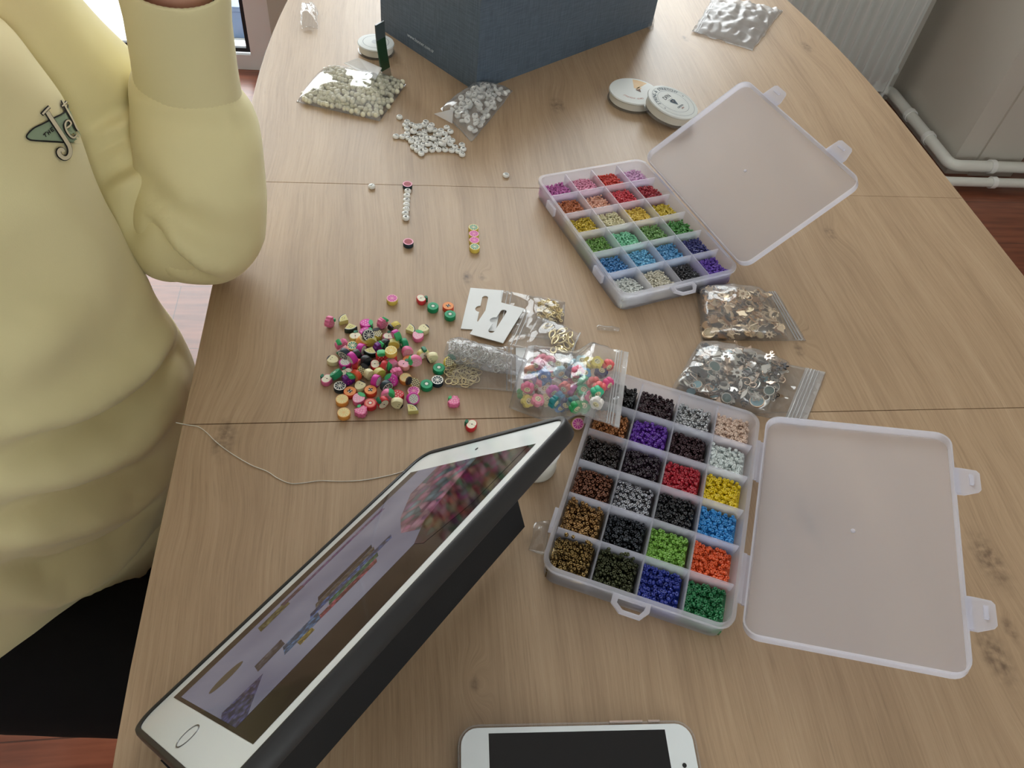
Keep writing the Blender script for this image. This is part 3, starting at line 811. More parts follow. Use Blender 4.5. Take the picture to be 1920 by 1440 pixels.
b = MB(); loft(b, [rr(.136, .065, .0095, .0002), rr(.1395, .0685, .0115, .0016), rr(.1400, .069, .0118, .0060), rr(.1392, .0682, .0114, .0086), rr(.1372, .0662, .0104, .0086), rr(.1380, .067, .0108, .0062)], film_mat('clear_phone_case', haze=.12, rough=.15, bump=None), True, False); b.build('clear_case', phone, 50)
for x, l in ((.030, .020), (.047, .007)):
    MB().box((x, .0348, .0050), (l, .0012, .0022), EDGE).build('side_button', phone)

# ------------------------------------------------------------------ blue cardboard box
def linen(name, c1, c2):
    ma = bpy.data.materials.new(name); ma.use_nodes = True; nt = ma.node_tree; bs = nt.nodes['Principled BSDF']; L = nt.links.new
    tc = nt.nodes.new('ShaderNodeTexCoord')
    hs = []
    for sc in ((600, 600, 40), (40, 40, 700)):
        mp = nt.nodes.new('ShaderNodeMapping'); mp.inputs['Scale'].default_value = sc; L(tc.outputs['Object'], mp.inputs[0])
        nz = nt.nodes.new('ShaderNodeTexNoise'); nz.inputs['Scale'].default_value = 1; nz.inputs['Detail'].default_value = 2; L(mp.outputs[0], nz.inputs['Vector']); hs.append(nz.outputs['Fac'])
    ad = nt.nodes.new('ShaderNodeMath'); ad.operation = 'ADD'; L(hs[0], ad.inputs[0]); L(hs[1], ad.inputs[1])
    mr = nt.nodes.new('ShaderNodeMapRange'); mr.inputs[1].default_value = .75; mr.inputs[2].default_value = 1.3; L(ad.outputs[0], mr.inputs[0])
    mx = nt.nodes.new('ShaderNodeMix'); mx.data_type = 'RGBA'; L(mr.outputs[0], mx.inputs[0]); mx.inputs[6].default_value = c1; mx.inputs[7].default_value = c2
    L(mx.outputs[2], bs.inputs['Base Color']); bs.inputs['Roughness'].default_value = .5
    bp = nt.nodes.new('ShaderNodeBump'); bp.inputs['Strength'].default_value = .2; bp.inputs['Distance'].default_value = .0004; L(ad.outputs[0], bp.inputs['Height']); L(bp.outputs[0], bs.inputs['Normal'])
    return ma
LINEN = linen('blue_grey_linen_paper', rgb(74, 90, 106), rgb(96, 112, 128))
ba, bl_, brr = Vector((.0936, .8568, TZ)), Vector((-.0261, .9988, TZ)), Vector((.3582, 1.0579, TZ))
bx = (brr - ba).normalized(); by = Vector((-bx.y, bx.x, 0)); lx = (brr - ba).length; ly = (bl_ - ba).length
cbox = empty('gift_box'); cbox.matrix_basis = frame(ba, bx, by, Vector((0, 0, 1)))
tag(cbox, 'large blue-grey linen-textured cardboard box at the far end of the table', 'box')
HB = .125; t = .0025
b = MB()
b.box((lx / 2, t / 2, HB / 2), (lx, t, HB), LINEN); b.box((lx / 2, ly - t / 2, HB / 2), (lx, t, HB), LINEN)
b.box((t / 2, ly / 2, HB / 2), (t, ly - 2 * t, HB), LINEN); b.box((lx - t / 2, ly / 2, HB / 2), (t, ly - 2 * t, HB), LINEN); b.box((lx / 2, ly / 2, t / 2), (lx - 2 * t, ly - 2 * t, t), LINEN)
b.build('box_body', cbox)
b = MB()
pts = [(0.0, .060), (.014, .069), (.028, .072), (.030, HB), (0.0, HB)]
b.add([(-.0012, p[0], p[1]) for p in pts] + [(-.0001, p[0], p[1]) for p in pts], [(0, 1, 2, 3, 4), (9, 8, 7, 6, 5)] + [(i, (i + 1) % 5, (i + 1) % 5 + 5, i + 5) for i in range(5)], LINEN).build('corner_flap', cbox)
MB().box((lx / 2, ly / 2, HB + .001), (lx + .004, ly + .004, .002), LINEN).build('box_lid', cbox)
vs, fs = text_2d('www.banner.com.tr', .0064, .0002)
MB().add(vs, fs, mat('white_print', rgb(196, 206, 214), .6), frame(Vector((-.0003, ly * .565, .0155)), Vector((0, -1, 0)), Vector((0, 0, 1)), Vector((-1, 0, 0)))).build('printed_web_address', cbox)
# ------------------------------------------------------------------ thread spools
CLEAR = film_mat('clear_hard_plastic', haze=.10, rough=.1, bump=None, tint=(.95, .96, .96, 1))
THREAD = mat('white_thread_winding', rgb(226, 224, 214), .6, bump=(700, .3, .0005))
LABELW = mat('white_label', rgb(226, 230, 228), .45)
INK = mat('slate_ink', rgb(70, 92, 108), .6); INKD = mat('dark_ink', rgb(34, 44, 58), .6); INKP = mat('pink_ink', rgb(206, 160, 150), .6)
PEACH = mat('peach_gold_print', rgb(236, 190, 120), .5, var=(90, rgb(250, 224, 184))); BRN = mat('brown_print', rgb(120, 96, 82), .6)
def spool(label, M, R, h):
    e = empty('thread_spool'); e.matrix_basis = M; tag(e, label, 'thread spool', 'elastic thread spools')
    MB().lathe([(0, 0), (R, 0), (R, .0014), (R - .002, .0022), (0, .0022)], 48, CLEAR).build('base_disc', e, 40)
    MB().lathe([(R * .45, .0024), (R * .93, .0024), (R * .93, h - .0032), (R * .45, h - .0032)], 40, THREAD, None, True).build('thread_winding', e, 40)
    MB().lathe([(0, h - .003), (R - .0012, h - .003), (R, h - .0018), (R - .0006, h - .0004), (R - .003, h), (0, h)], 48, LABELW).build('top_disc', e, 50)
    return e
def ring_flat(b, R, w, z, ma, n=48):
    vs = []; fs = []
    for i in range(n):
        a = 2 * PI * i / n
        vs += [((R - w) * math.cos(a), (R - w) * math.sin(a), z), (R * math.cos(a), R * math.sin(a), z)]
    for i in range(n):
        j = (i + 1) % n; fs.append((2 * i, 2 * i + 1, 2 * j + 1, 2 * j))
    b.add(vs, fs, ma)
R1 = .031
p = P(1189, 172, .012)
s1 = spool('white thread spool with peach print lying flat under the other spool', TRS((p.x, p.y, TZ), rz=.3), R1, .0135)
b = MB(); z = .0136
def arc_poly(R0, R1_, a0, a1, n=8): return [(R1_ * math.cos(a0 + (a1 - a0) * k / n), R1_ * math.sin(a0 + (a1 - a0) * k / n)) for k in range(n + 1)] + [(R0 * math.cos(a1 + (a0 - a1) * k / n), R0 * math.sin(a1 + (a0 - a1) * k / n)) for k in range(n + 1)]
quad(b, arc_poly(.006, .027, .45, 1.15), z, PEACH); quad(b, [(.002, .001), (.009, .002), (.006, -.006)], z, BRN); quad(b, arc_poly(.004, .012, .2, .6), z, PEACH)
ring = math.radians(250)
for i, ch in enumerate('STRETCHY CORD'):
    a = math.radians(200) + i * .105; vs, fs = text_2d(ch, .0042, .0001)
    if vs: b.add(vs, fs, INKP, TRS((.019 * math.cos(a), .019 * math.sin(a), z), rz=a + PI / 2))
b.build('label_print', s1, None, None, False)
p = P(1258, 190, .019)
s2 = spool('round white thread spool lettered in slate blue, leaning on another spool', Matrix.Translation((p.x, p.y, TZ + .0052)) @ Matrix.Rotation(math.radians(11), 4, Vector((.35, 1, 0)).normalized()) @ Matrix.Rotation(math.radians(48), 4, 'Z'), .0325, .0145)
b = MB(); z = .01465
ring_flat(b, .0275, .0003, z, INK); ring_flat(b, .0205, .0003, z, INK)
s = 'STRONG & STRETCHY'
for i, ch in enumerate(s):
    a = math.radians(90) + (len(s) / 2 - i - .5) * .155; vs, fs = text_2d(ch, .0062, .0001)
    if vs: b.add(vs, fs, INK, TRS((.0240 * math.cos(a), .0240 * math.sin(a), z), rz=a - PI / 2))
for a in (math.radians(90) + 1.62, math.radians(90) - 1.62):
    quad(b, [(.0240 * math.cos(a) + .0009 * math.cos(k * PI / 3), .0240 * math.sin(a) + .0009 * math.sin(k * PI / 3)) for k in range(6)], z, INKD)
for tx, sz, x, y, ma in (('DFN', .0078, 0, .0095, INKD), ('CRYSTAL', .0034, 0, -.0105, INK), ('LINE', .0030, 0, -.0140, INKP)):
    vs, fs = text_2d(tx, sz, .0001); b.add(vs, fs, ma, TRS((x, y, z)))
quad(b, [(-.0055, .0046), (.0055, .0046), (.0055, .0049), (-.0055, .0049)], z, INKD)
quad(b, [(-.0035, .0036), (.0035, .0036), (.0055, .001), (0, -.0075), (-.0055, .001)], z, INK)
quad(b, [(-.002, .0028), (.002, .0028), (.003, .001), (0, -.0035), (-.003, .001)], z + .00005, INKD)
quad(b, [(-.0008, .0012), (.0008, .0012), (0, -.0008)], z + .0001, LABELW)
b.build('label_print', s2, None, None, False)
p = P(705, 82, .010)
s3 = spool('small clear thread spool behind the standing green card', TRS((p.x, p.y, TZ)), .0225, .0125)
b = MB(); ring_flat(b, .016, .0004, .0126, INK); ring_flat(b, .0052, .0052, .0126, mat('grey_print', rgb(170, 176, 180), .4)); b.build('label_print', s3, None, None, False)

# small white jar standing behind the tablet
p = P(1001, 872)
jar = empty('jar', (p.x, p.y, TZ)); tag(jar, 'small white plastic jar standing behind the far end of the tablet', 'jar')
JW = mat('cream_plastic', rgb(226, 224, 212), .35)
MB().lathe([(0, 0), (.0150, 0), (.0165, .001), (.0167, .003), (.0160, .004), (.0163, .018), (.0150, .0205), (0, .0205)], 36, JW).build('body', jar, 40)
MB().lathe([(0, .0206), (.0168, .0206), (.0172, .0215), (.0172, .029), (.0160, .0305), (0, .0308)], 36, WHITE).build('cap', jar, 40)

# ------------------------------------------------------------------ plastic bags
def bil(q, u, v):
    a = q[0].lerp(q[1], u); b = q[3].lerp(q[2], u)
    return a.lerp(b, v)
def pillow(t, p): return max(4 * t * (1 - t), 0) ** p
class Bag:
    """a flat film pouch: two sheets welded at the edge, bulging over what it holds"""
    def __init__(self, corners, h, u0=0.0, u1=1.0, p=.5, base=0.0, crinkle=.0008, seed=0, sag=None):
        self.q = [P(x, y, base) for x, y in corners]
        for c in self.q: c.z = TZ + base
        self.h = h; self.u0 = u0; self.u1 = u1; self.p = p; self.cr = crinkle; self.seed = seed; self.sag = sag
    def top(self, u, v):
        t = (u - self.u0) / (self.u1 - self.u0)
        k = pillow(min(max(t, 0), 1), self.p) * pillow(v, self.p)
        if self.sag: k *= 1 - .5 * self.sag(u, v) / .0228
        return .0012 + self.h * k
    def pt(self, u, v, f):
        c = bil(self.q, u, v)
        if self.sag: c.z += self.sag(u, v)
        c.z += self.top(u, v) * f
        return c
    def mesh(self, name, parent, ma, nu=34, nv=26):
        vs = []; fs = []
        for s in (1, 0):
            for j in range(nv + 1):
                for i in range(nu + 1):
                    u, v = i / nu, j / nv
                    edge = (i in (0, nu)) or (j in (0, nv))
                    c = self.pt(u, v, s if not edge else .35)
                    w = Vector((c.x * 90, c.y * 90, self.seed * 7.3))
                    r = 1 - abs(2 * abs(noise.noise(w * .8)) - .0) * 1.6
                    if s and not edge:
                        c.z += self.cr * (noise.noise(w) + 1.2 * r * .6)
                    if edge:
                        c.x += self.cr * .8 * noise.noise(w * .6 + Vector((3, 0, 0))); c.y += self.cr * .8 * noise.noise(w * .6 + Vector((0, 5, 0)))
                        c.z += self.cr * max(0, noise.noise(w * .7)) * 1.5
                    vs.append(c)
        n = (nu + 1) * (nv + 1)
        for j in range(nv):
            for i in range(nu):
                a = j * (nu + 1) + i
                fs.append((a, a + 1, a + nu + 2, a + nu + 1)); fs.append((n + a, n + a + nu + 1, n + a + nu + 2, n + a + 1))
        for i in range(nu):
            for a in (i, nv * (nu + 1) + i): fs.append((a, a + 1, n + a + 1, n + a))
        for j in range(nv):
            for a in (j * (nu + 1), j * (nu + 1) + nu): fs.append((a, a + nu + 1, n + a + nu + 1, n + a))
        return MB().add(vs, fs, ma).build(name, parent, 179)
    def strip(self, name, parent, ma, us, r=.0007, f=1.0, nv=16):
        for u in us:
            b = MB().tube([self.pt(u, .015 + .97 * k / nv, f) + Vector((0, 0, .0003)) for k in range(nv + 1)], r, 6, ma)
            b.build(name, parent, 60)
    def panel(self, name, parent, ma, u0, u1, v0, v1, f=1.0, n=8, off=.0004):
        vs = []; fs = []
        for j in range(n + 1):
            for i in range(n + 1):
                c = self.pt(u0 + (u1 - u0) * i / n, v0 + (v1 - v0) * j / n, f); c.z += off; vs.append(c)
        for j in range(n):
            for i in range(n):
                a = j * (n + 1) + i; fs.append((a, a + 1, a + n + 2, a + n + 1))
        return MB().add(vs, fs, ma).build(name, parent, 179)
def bag_root(label, name='zip_bag', cat='plastic bag'):
    e = empty(name); tag(e, label, cat, 'clear plastic bags'); return e
ZIP = film_mat('zip_strip_plastic', haze=.45, rough=.15, bump=None)

def rand_euler(flat=1.0):
    return Matrix.Rotation(random.uniform(0, 2 * PI), 4, 'Z') @ Matrix.Rotation(random.gauss(0, .5 * flat), 4, 'X') @ Matrix.Rotation(random.gauss(0, .5 * flat), 4, 'Y')

# --- bag of pearls beside the blue box
e = bag_root('clear bag of round cream pearls left of the blue box')
bagP = Bag([(612, 128), (762, 158), (712, 228), (555, 192)], .019, p=.42, seed=1, crinkle=.0005)
bagP.mesh('film', e, PEARL_FILM)
PEARL = mat('cream_pearl', rgb(226, 222, 196), .22, coat=.6)
pme = MB().sphere((0, 0, 0), .0031, 14, 9, PEARL).data('pearl', 179)
k = 0
for lay in range(3):
    for j in range(11):
        for i in range(22):
            u = (i + .5 + .5 * ((j + lay) % 2)) / 22.5; v = (j + .5) / 11
            if not (.03 < u < .985 and .04 < v < .97): continue
            if lay and pillow(u, .42) * pillow(v, .42) * .019 < .0058 * (lay + 1) + .002: continue
            if lay < 2 and pillow(u, .42) * pillow(v, .42) * .019 > .0058 * (lay + 3.0): continue
            c = bil(bagP.q, u + random.gauss(0, .010), v + random.gauss(0, .018))
            c.z = TZ + .0040 + lay * .0050 + random.gauss(0, .0008)
            o = inst('pearl', pme, None, Matrix.Translation(c)); tag(o, 'round cream pearl bead in the clear bag, %s layer, %s %s' % (('bottom', 'middle', 'top')[lay], ('far edge', 'far', 'central', 'near', 'near edge')[min(int(v * 5), 4)], ('left end', 'left', 'middle', 'right', 'right end')[min(int(u * 5), 4)]), 'bead', 'pearl beads in the bag'); k += 1
e2 = MB()
def leaf(b, pts, ma, th=.0006):
    n = len(pts); b.add([p for p in pts] + [p + Vector((0, 0, th)) for p in pts], [tuple(range(n - 1, -1, -1)), tuple(range(n, 2 * n))] + [(i, (i + 1) % n, (i + 1) % n + n, i + n) for i in range(n)], ma)
leaf(e2, [P(645, 119, .016), P(672, 109, .020), P(716, 128, .016), P(704, 150, .014)], MILKY)
e2.build('loose_flap', e)
# standing folded card, dark green, between pearls and box
base = P(727, 147); 
card = empty('folded_card', (base.x, base.y, TZ)); tag(card, 'narrow dark green glossy card standing upright behind the pearl bag', 'card')
GREEN = mat('dark_green_gloss', rgb(30, 62, 38), .25, coat=.4); SILV = mat('silver_reflection', rgb(190, 186, 176), .3, .8); SLATE = mat('slate_reflection', rgb(72, 82, 84), .25, coat=.3)  # slate top and silver foot paint in reflections of box and wood
w = (P(737, 140) - P(717, 152)); w.z = 0; w = w.normalized() * .0155; dn = Vector((w.y, -w.x, 0)).normalized()
def card_strip(name, z0, z1, ma, off=0.0):
    b = MB(); vs = []; n = 8
    for k in range(n + 1):
        z = z0 + (z1 - z0) * k / n; bend = -.006 * math.sin(z / .068 * PI * .8) + z * .06
        lean = Vector((-.11 * z, .05 * z, 0)) + dn * (bend * .5)
        for s, d in ((-.5, 0), (.5, 0), (.5, .0016), (-.5, .0016)):
            vs.append(w * s + lean + dn * (off - d) + Vector((0, 0, z)))
    fs = []
    for k in range(n):
        for q in range(4): fs.append((k * 4 + q, k * 4 + (q + 1) % 4, k * 4 + 4 + (q + 1) % 4, k * 4 + 4 + q))
    fs += [(3, 2, 1, 0), tuple(n * 4 + q for q in range(4))]
    return b.add(vs, fs, ma).build(name, card, 60)
card_strip('card_foot', .0, .0105, SILV); card_strip('card_face', .0105, .046, GREEN); card_strip('card_top', .046, .064, SLATE)

# --- letter beads
LET = mat('letter_bead_white', rgb(236, 236, 232), .3, coat=.2)
RB, HBD = .0036, .0037
lme = MB().lathe([(.0006, -HBD / 2), (RB * .72, -HBD / 2), (RB * .95, -HBD * .3), (RB, 0), (RB * .95, HBD * .3), (RB * .72, HBD / 2), (.0006, HBD / 2)], 18, LET).data('letter_bead', 50)
GLY = {}
def glyph(ch):
    if ch not in GLY:
        b = MB()
        if ch == 'heart':
            pts = [(.0013 * 16 * math.sin(t) ** 3 / 16, .0013 * (13 * math.cos(t) - 5 * math.cos(2 * t) - 2 * math.cos(3 * t) - math.cos(4 * t)) / 16) for t in [2 * PI * k / 20 for k in range(20)]]
            b.prism(pts, 0, .00015, BLACK)
        else:
            vs, fs = text_2d(ch, .0046, .00015, 1); b.add(vs, fs, BLACK)
        GLY[ch] = b.data('letter')
    return GLY[ch]
def letter_bead(M, ch, label, group):
    o = inst('letter_bead', lme, None, M)
    tag(o, label, 'bead', group)
    inst('letter', glyph(ch), o, Matrix.Translation((0, 0, HBD / 2 + .00008)))
    return o
ABC = 'AEINSZOCTMLYKBPRUHGD'
pile = [(320, 635), (295, 680), (375, 675), (580, 640), (575, 692), (660, 680), (320, 735), (165, 835), (250, 840), (330, 860), (375, 905), (440, 935), (405, 985), (455, 1025), (515, 1075), (570, 1030),
        (665, 1025), (755, 1020), (840, 1020), (925, 1030), (1015, 1040), (985, 985), (1080, 955), (1095, 1015), (1080, 1085), (945, 895), (920, 945), (885, 850), (840, 800), (800, 765), (870, 715), (920, 770),
        (640, 750), (570, 765), (720, 820), (610, 860), (520, 855), (430, 860), (320, 800), (430, 715), (500, 735), (695, 785), (480, 897), (560, 895), (690, 880), (770, 880), (850, 905), (535, 945), (625, 945), (735, 930), (800, 950), (510, 988), (600, 985), (700, 975), (780, 985), (860, 960), (490, 800), (570, 815), (640, 805), (400, 770), (560, 712), (415, 800), (440, 775), (760, 845), (650, 900)]
placed = []
def settle(x, y, r, hgt, ring=.72):
    """rest on the table, or on the pieces already lying there"""
    base = 0.0
    for _ in range(12):
        hit = [(q, math.hypot(x - q[0], y - q[1])) for q in placed]
        side = [(q, d) for q, d in hit if ring * (r + q[2]) < d < (r + q[2]) * .985 and q[3] < hgt * .9]
        if not side: break
        q, d = side[0]; k = ((r + q[2]) * .99 - d) / max(d, 1e-5) * .8
        x += (x - q[0]) * k; y += (y - q[1]) * k
    for q in placed:
        d = math.hypot(x - q[0], y - q[1])
        if d < (r + q[2]) * .80: base = max(base, q[3] + q[4] * .93)
    placed.append((x, y, r, base, hgt)); return x, y, base
for i, (cx, cy) in enumerate(pile):
    p = P(720 + cx / 7.385, 140 + cy / 7.385, .0035)
    x, y, bz = settle(p.x, p.y, RB, HBD)
    bz = min(bz, HBD * 1.9)
    ch = random.choice(ABC)
    M = Matrix.Translation((x, y, TZ + bz + HBD / 2)) @ Matrix.Rotation(random.uniform(0, 2 * PI), 4, 'Z') @ Matrix.Rotation((.25 if bz else 0) * random.uniform(-1, 1), 4, 'X')
    letter_bead(M, ch, 'white letter bead%s in the loose heap, %s %s part' % (' lying on others' if bz > .001 else '', 'far' if cy < 760 else 'near' if cy > 960 else 'central', 'left tip' if cx < 330 else 'left' if cx < 500 else 'middle' if cx < 720 else 'right' if cx < 930 else 'right tip'), 'loose heap of letter beads')
# lone letter beads and the laid-out word
def lone(u, v, ch, label, rz=0.0):
    p = P(u, v, .0035); letter_bead(TRS((p.x, p.y, TZ + HBD / 2), rz=rz), ch, label, 'letter beads laid out singly')
lone(749, 217, 'O', 'single white letter bead just above the loose letter bead heap', .2)
lone(697, 347, 'Y', 'single white letter bead left of the row of laid-out letters', 2.4)
lone(949, 326, 'Q', 'single white letter bead lying between letter heap and rainbow bead box', .4)
for i, (ch, u, v, w_) in enumerate((('heart', 764.5, 356, 'heart bead at the far end of the laid-out letter row'), ('A', 763, 364.5, 'letter A bead next to the far heart bead of the row'), ('N', 762.5, 373, 'letter N bead, third in the laid-out letter row'), ('I', 762, 381.5, 'letter I bead in the middle of the laid-out row'), ('S', 761.5, 390, 'letter S bead, fifth in the laid-out letter row'), ('A', 760, 398, 'letter A bead beside the near heart bead of the row'), ('heart', 761, 406, 'heart bead at the near end of the laid-out letter row'))):
    lone(u, v, ch, 'white round ' + w_, -PI / 2)
# --- bag with letter beads spilling out
e = bag_root('open clear bag of white letter beads touching the blue box corner')
bagL = Bag([(845, 222), (893, 155), (966, 168), (888, 271)], .017, p=.45, seed=2, crinkle=.0012, sag=None)
bagL.q = [P(826, 205, 0), P(898, 160, 0), P(962, 172, 0), P(884, 268, 0)]
bagL.mesh('film', e, HAZY_FILM)
b = MB(); leaf(b, [P(814, 214, .001), P(850, 205, .010), P(848, 232, .003)], MILKY); b.build('loose_flap', e)
placed = []
cnt = 0
for i in range(430):
    if cnt >= 92: break
    u, v = random.uniform(.10, .93), random.uniform(.22, .93)
    c = bil(bagL.q, u, v); hz = bagL.top(u, v) * .86
    z = 0
    for q in placed:
        if math.hypot(c.x - q[0], c.y - q[1]) < RB * 1.75: z = max(z, q[2] + HBD * .95)
    if z + HBD > max(hz, HBD * 1.15): continue
    placed.append((c.x, c.y, z)); cnt += 1
    letter_bead(Matrix.Translation((c.x, c.y, TZ + .0015 + z + HBD / 2)) @ rand_euler(.9), random.choice(ABC), 'white letter bead inside the open clear bag, %s %s part%s' % ('far' if v < .42 else 'near' if v > .70 else 'central', 'left' if u < .36 else 'right' if u > .66 else 'middle', ', upper layer' if z > .002 else ''), 'letter beads in the bag')

# ------------------------------------------------------------------ fruit slice beads
def pm(n, c, r=.45): return mat('clay_' + n, rgb(*c), r)
C = {n: pm(n, c) for n, c in dict(kiwi=(16, 148, 98), kiwil=(34, 170, 118), white=(240, 240, 232), black=(24, 24, 28), navy=(18, 46, 58), lemon=(238, 204, 96), lemonf=(240, 226, 164), orange=(242, 170, 84), orangef=(244, 206, 140),
     yel=(222, 200, 92), pink=(236, 120, 168), pinkl=(246, 176, 200), mag=(214, 48, 168), magl=(226, 74, 180), red=(214, 52, 62), redl=(238, 150, 130), green=(24, 116, 84), leaf=(60, 182, 112), cream=(236, 228, 182), flesh=(222, 214, 138), rind=(36, 54, 44),
     papo=(232, 84, 48), papl=(248, 160, 92), purple=(112, 36, 138), teal=(0, 142, 132), peach=(244, 172, 168), wine=(160, 40, 58), applw=(240, 236, 214), brown=(46, 32, 36)).items()}
TH = .0046; RF = .0049
def circ(r, n=22, a0=0): return [(r * math.cos(a0 + 2 * PI * k / n), r * math.sin(a0 + 2 * PI * k / n)) for k in range(n)]
def o_apple():
    return [(RF * 1.0 * math.sin(t) * (1 - .05 * math.cos(t)), RF * (.86 * math.cos(t) - .20 * math.exp(-(min(t, 2 * PI - t) / .5) ** 2) + .07 * math.exp(-((t - PI) / .3) ** 2))) for t in [2 * PI * k / 28 for k in range(28)]]
def o_straw(): return [(RF * .95 * math.sin(t) * (1 + .16 * math.cos(t)), RF * 1.02 * math.cos(t)) for t in [2 * PI * k / 24 for k in range(24)]]
def o_rasp(): return [(RF * (1 + .07 * math.cos(9 * t)) * .98 * math.sin(t) * (1 + .28 * math.cos(t)), RF * (1 + .07 * math.cos(9 * t)) * (.9 * math.cos(t) - .14 * math.exp(-(min(t, 2 * PI - t) / .4) ** 2))) for t in [2 * PI * k / 54 for k in range(54)]]
def o_pine(): return [(RF * .72 * math.sin(t), RF * 1.0 * math.cos(t)) for t in [2 * PI * k / 22 for k in range(22)]]
def o_pear(): return [(RF * .86 * math.sin(t) * (1 - .16 * math.cos(t)), RF * 1.0 * math.cos(t)) for t in [2 * PI * k / 24 for k in range(24)]]
def o_wedge():
    pts = [(-.0036, -.0036)] + [(-.0036 + .0078 * math.cos(a), -.0036 + .0078 * math.sin(a)) for a in [PI / 2 * k / 12 for k in range(13)]]
    return pts
def scaled(o, k, dx=0, dy=0): return [(x * k + dx, y * k + dy) for x, y in o]
def dots(b, pts, r, z, ma, n=7):
    for x, y in pts: quad(b, scaled(circ(r, n), 1, x, y), z, ma)
def segs(b, R, n, z, ma, gap=.16, r0=.18):
    for k in range(n):
        a0 = 2 * PI * k / n + gap / 2; a1 = 2 * PI * (k + 1) / n - gap / 2
        quad(b, [(R * r0 * math.cos((a0 + a1) / 2), R * r0 * math.sin((a0 + a1) / 2))] + [(R * math.cos(a0 + (a1 - a0) * q / 4), R * math.sin(a0 + (a1 - a0) * q / 4)) for q in range(5)], z, ma)
def f_citrus(rim, seg, mid): 
    def f(b, z):
        quad(b, circ(RF * .96), z, C[rim]); segs(b, RF * .78, 10, z + .00005, C[seg]); quad(b, circ(RF * .16, 10), z + .0001, C[mid])
    return f
def f_kiwi(b, z):
    quad(b, circ(RF * .93), z, C['kiwil']); ring_flat(b, RF * .50, RF * .16, z + .00004, C['green'], 24); quad(b, circ(RF * .27, 14), z + .00008, C['white'])
    dots(b, [(RF * .66 * math.cos(k * .524), RF * .66 * math.sin(k * .524)) for k in range(12)], RF * .05, z + .00008, C['green'], 5)
def f_papaya(b, z):
    quad(b, circ(RF * .92), z, C['papl']); quad(b, circ(RF * .34, 4, PI / 4), z + .00004, C['white'])
    dots(b, [(RF * r * math.cos(a), RF * r * math.sin(a)) for r, a in ((.30, 0), (.30, 1.57), (.30, 3.14), (.30, 4.71), (.12, .8), (.12, 3.9))], RF * .15, z + .00008, C['black'], 5)
def f_dragon(b, z):
    quad(b, circ(RF * .95), z, C['magl']); quad(b, circ(RF * .76), z + .00004, C['white'])
    dots(b, [(RF * r * math.cos(a + r * 5), RF * r * math.sin(a + r * 5)) for r, n in ((.0, 1), (.28, 5), (.55, 9)) for a in [2 * PI * k / n for k in range(n)]], RF * .06, z + .00008, C['black'], 5)
def f_dragonred(b, z): quad(b, circ(RF * .99), z, C['pinkl']); quad(b, circ(RF * .76), z + .00004, C['wine'])
def f_ring(b, z): quad(b, circ(RF * .95), z, C['red']); quad(b, circ(RF * .76), z + .00003, C['redl']); ring_flat(b, RF * .42, RF * .14, z + .00006, C['red'], 20); quad(b, circ(RF * .24, 12), z + .0001, C['white'])
def f_wedge(b, z):
    quad(b, [(-.0036 + .0071 * math.cos(a), -.0036 + .0071 * math.sin(a)) for a in [PI / 2 * k / 12 for k in range(13)]] + [(-.0036, -.0036)], z, C['applw'])
    quad(b, [(-.0035 + .0064 * math.cos(a), -.0035 + .0064 * math.sin(a)) for a in [.02 + PI / 2.06 * k / 12 for k in range(13)]] + [(-.0035, -.0035)], z + .00004, C['flesh'])
    dots(b, [(-.0016, .0004), (.0004, .0004), (-.0002, -.0014), (-.0014, -.0010)], .00036, z + .00008, C['black'], 6)
def f_apple(rim, fl):
    def f(b, z):
        quad(b, scaled(o_apple(), .86), z, C[fl]); dots(b, [(0, -.0004)], .00055, z + .00004, C['brown'], 7); quad(b, [(-.00015, RF * .55), (.00015, RF * .55), (.00012, -.0034), (-.00012, -.0034)], z + .00003, C['redl'])
    return f
def f_straw(fc, dc):
    def f(b, z):
        quad(b, scaled(o_straw(), .95), z, C[fc])
        dots(b, [(x * RF, y * RF) for x, y in ((0, -.7), (-.3, -.4), (.3, -.4), (-.52, 0), (0, -.05), (.52, 0), (-.3, .34), (.3, .34))], RF * .085, z + .00004, C[dc], 6)
    return f
def f_rasp(b, z):
    quad(b, scaled(o_rasp(), .93), z, C['pink']); dots(b, [(RF * x, RF * y) for x, y in ((0, -.6), (-.28, -.32), (.28, -.32), (0, -.05), (-.5, .02), (.5, .02), (-.28, .3), (.3, .3), (.62, .36), (-.62, .36), (0, .45))], RF * .14, z + .00004, C['pinkl'], 7)
def f_pine(b, z):
    quad(b, scaled(o_pine(), .93), z, C['black'])
    for i in range(-3, 4):
        for j in range(-4, 4):
            x = (i + .5 * (j % 2)) * .0019; y = j * .00115 - .0003
            if (x / (RF * .62)) ** 2 + (y / (RF * .88)) ** 2 < 1: quad(b, [(x + .00075, y), (x, y + .0008), (x - .00075, y), (x, y - .0008)], z + .00004, C['cream'])
def f_pear(b, z):
    quad(b, scaled(o_pear(), .93), z, C['cream']); dots(b, [(-.0011, -.0012), (.0011, -.0012)], .00042, z + .00004, C['black'], 7)
    quad(b, [(RF * .80 * math.sin(t) * (1 - .16 * math.cos(t)), RF * .95 * math.cos(t)) for t in [PI - .75 + 1.5 * k / 10 for k in range(11)]], z + .00005, C['brown'])
def f_plain(c):
    def f(b, z): quad(b, circ(RF * .9), z, C[c])
    return f
def f_grape(b, z): quad(b, scaled(o_rasp(), .92), z, C['purple']); dots(b, [(0, -.002), (-.0015, 0), (.0015, 0), (0, .0012)], .0007, z + .00004, C['mag'], 8)
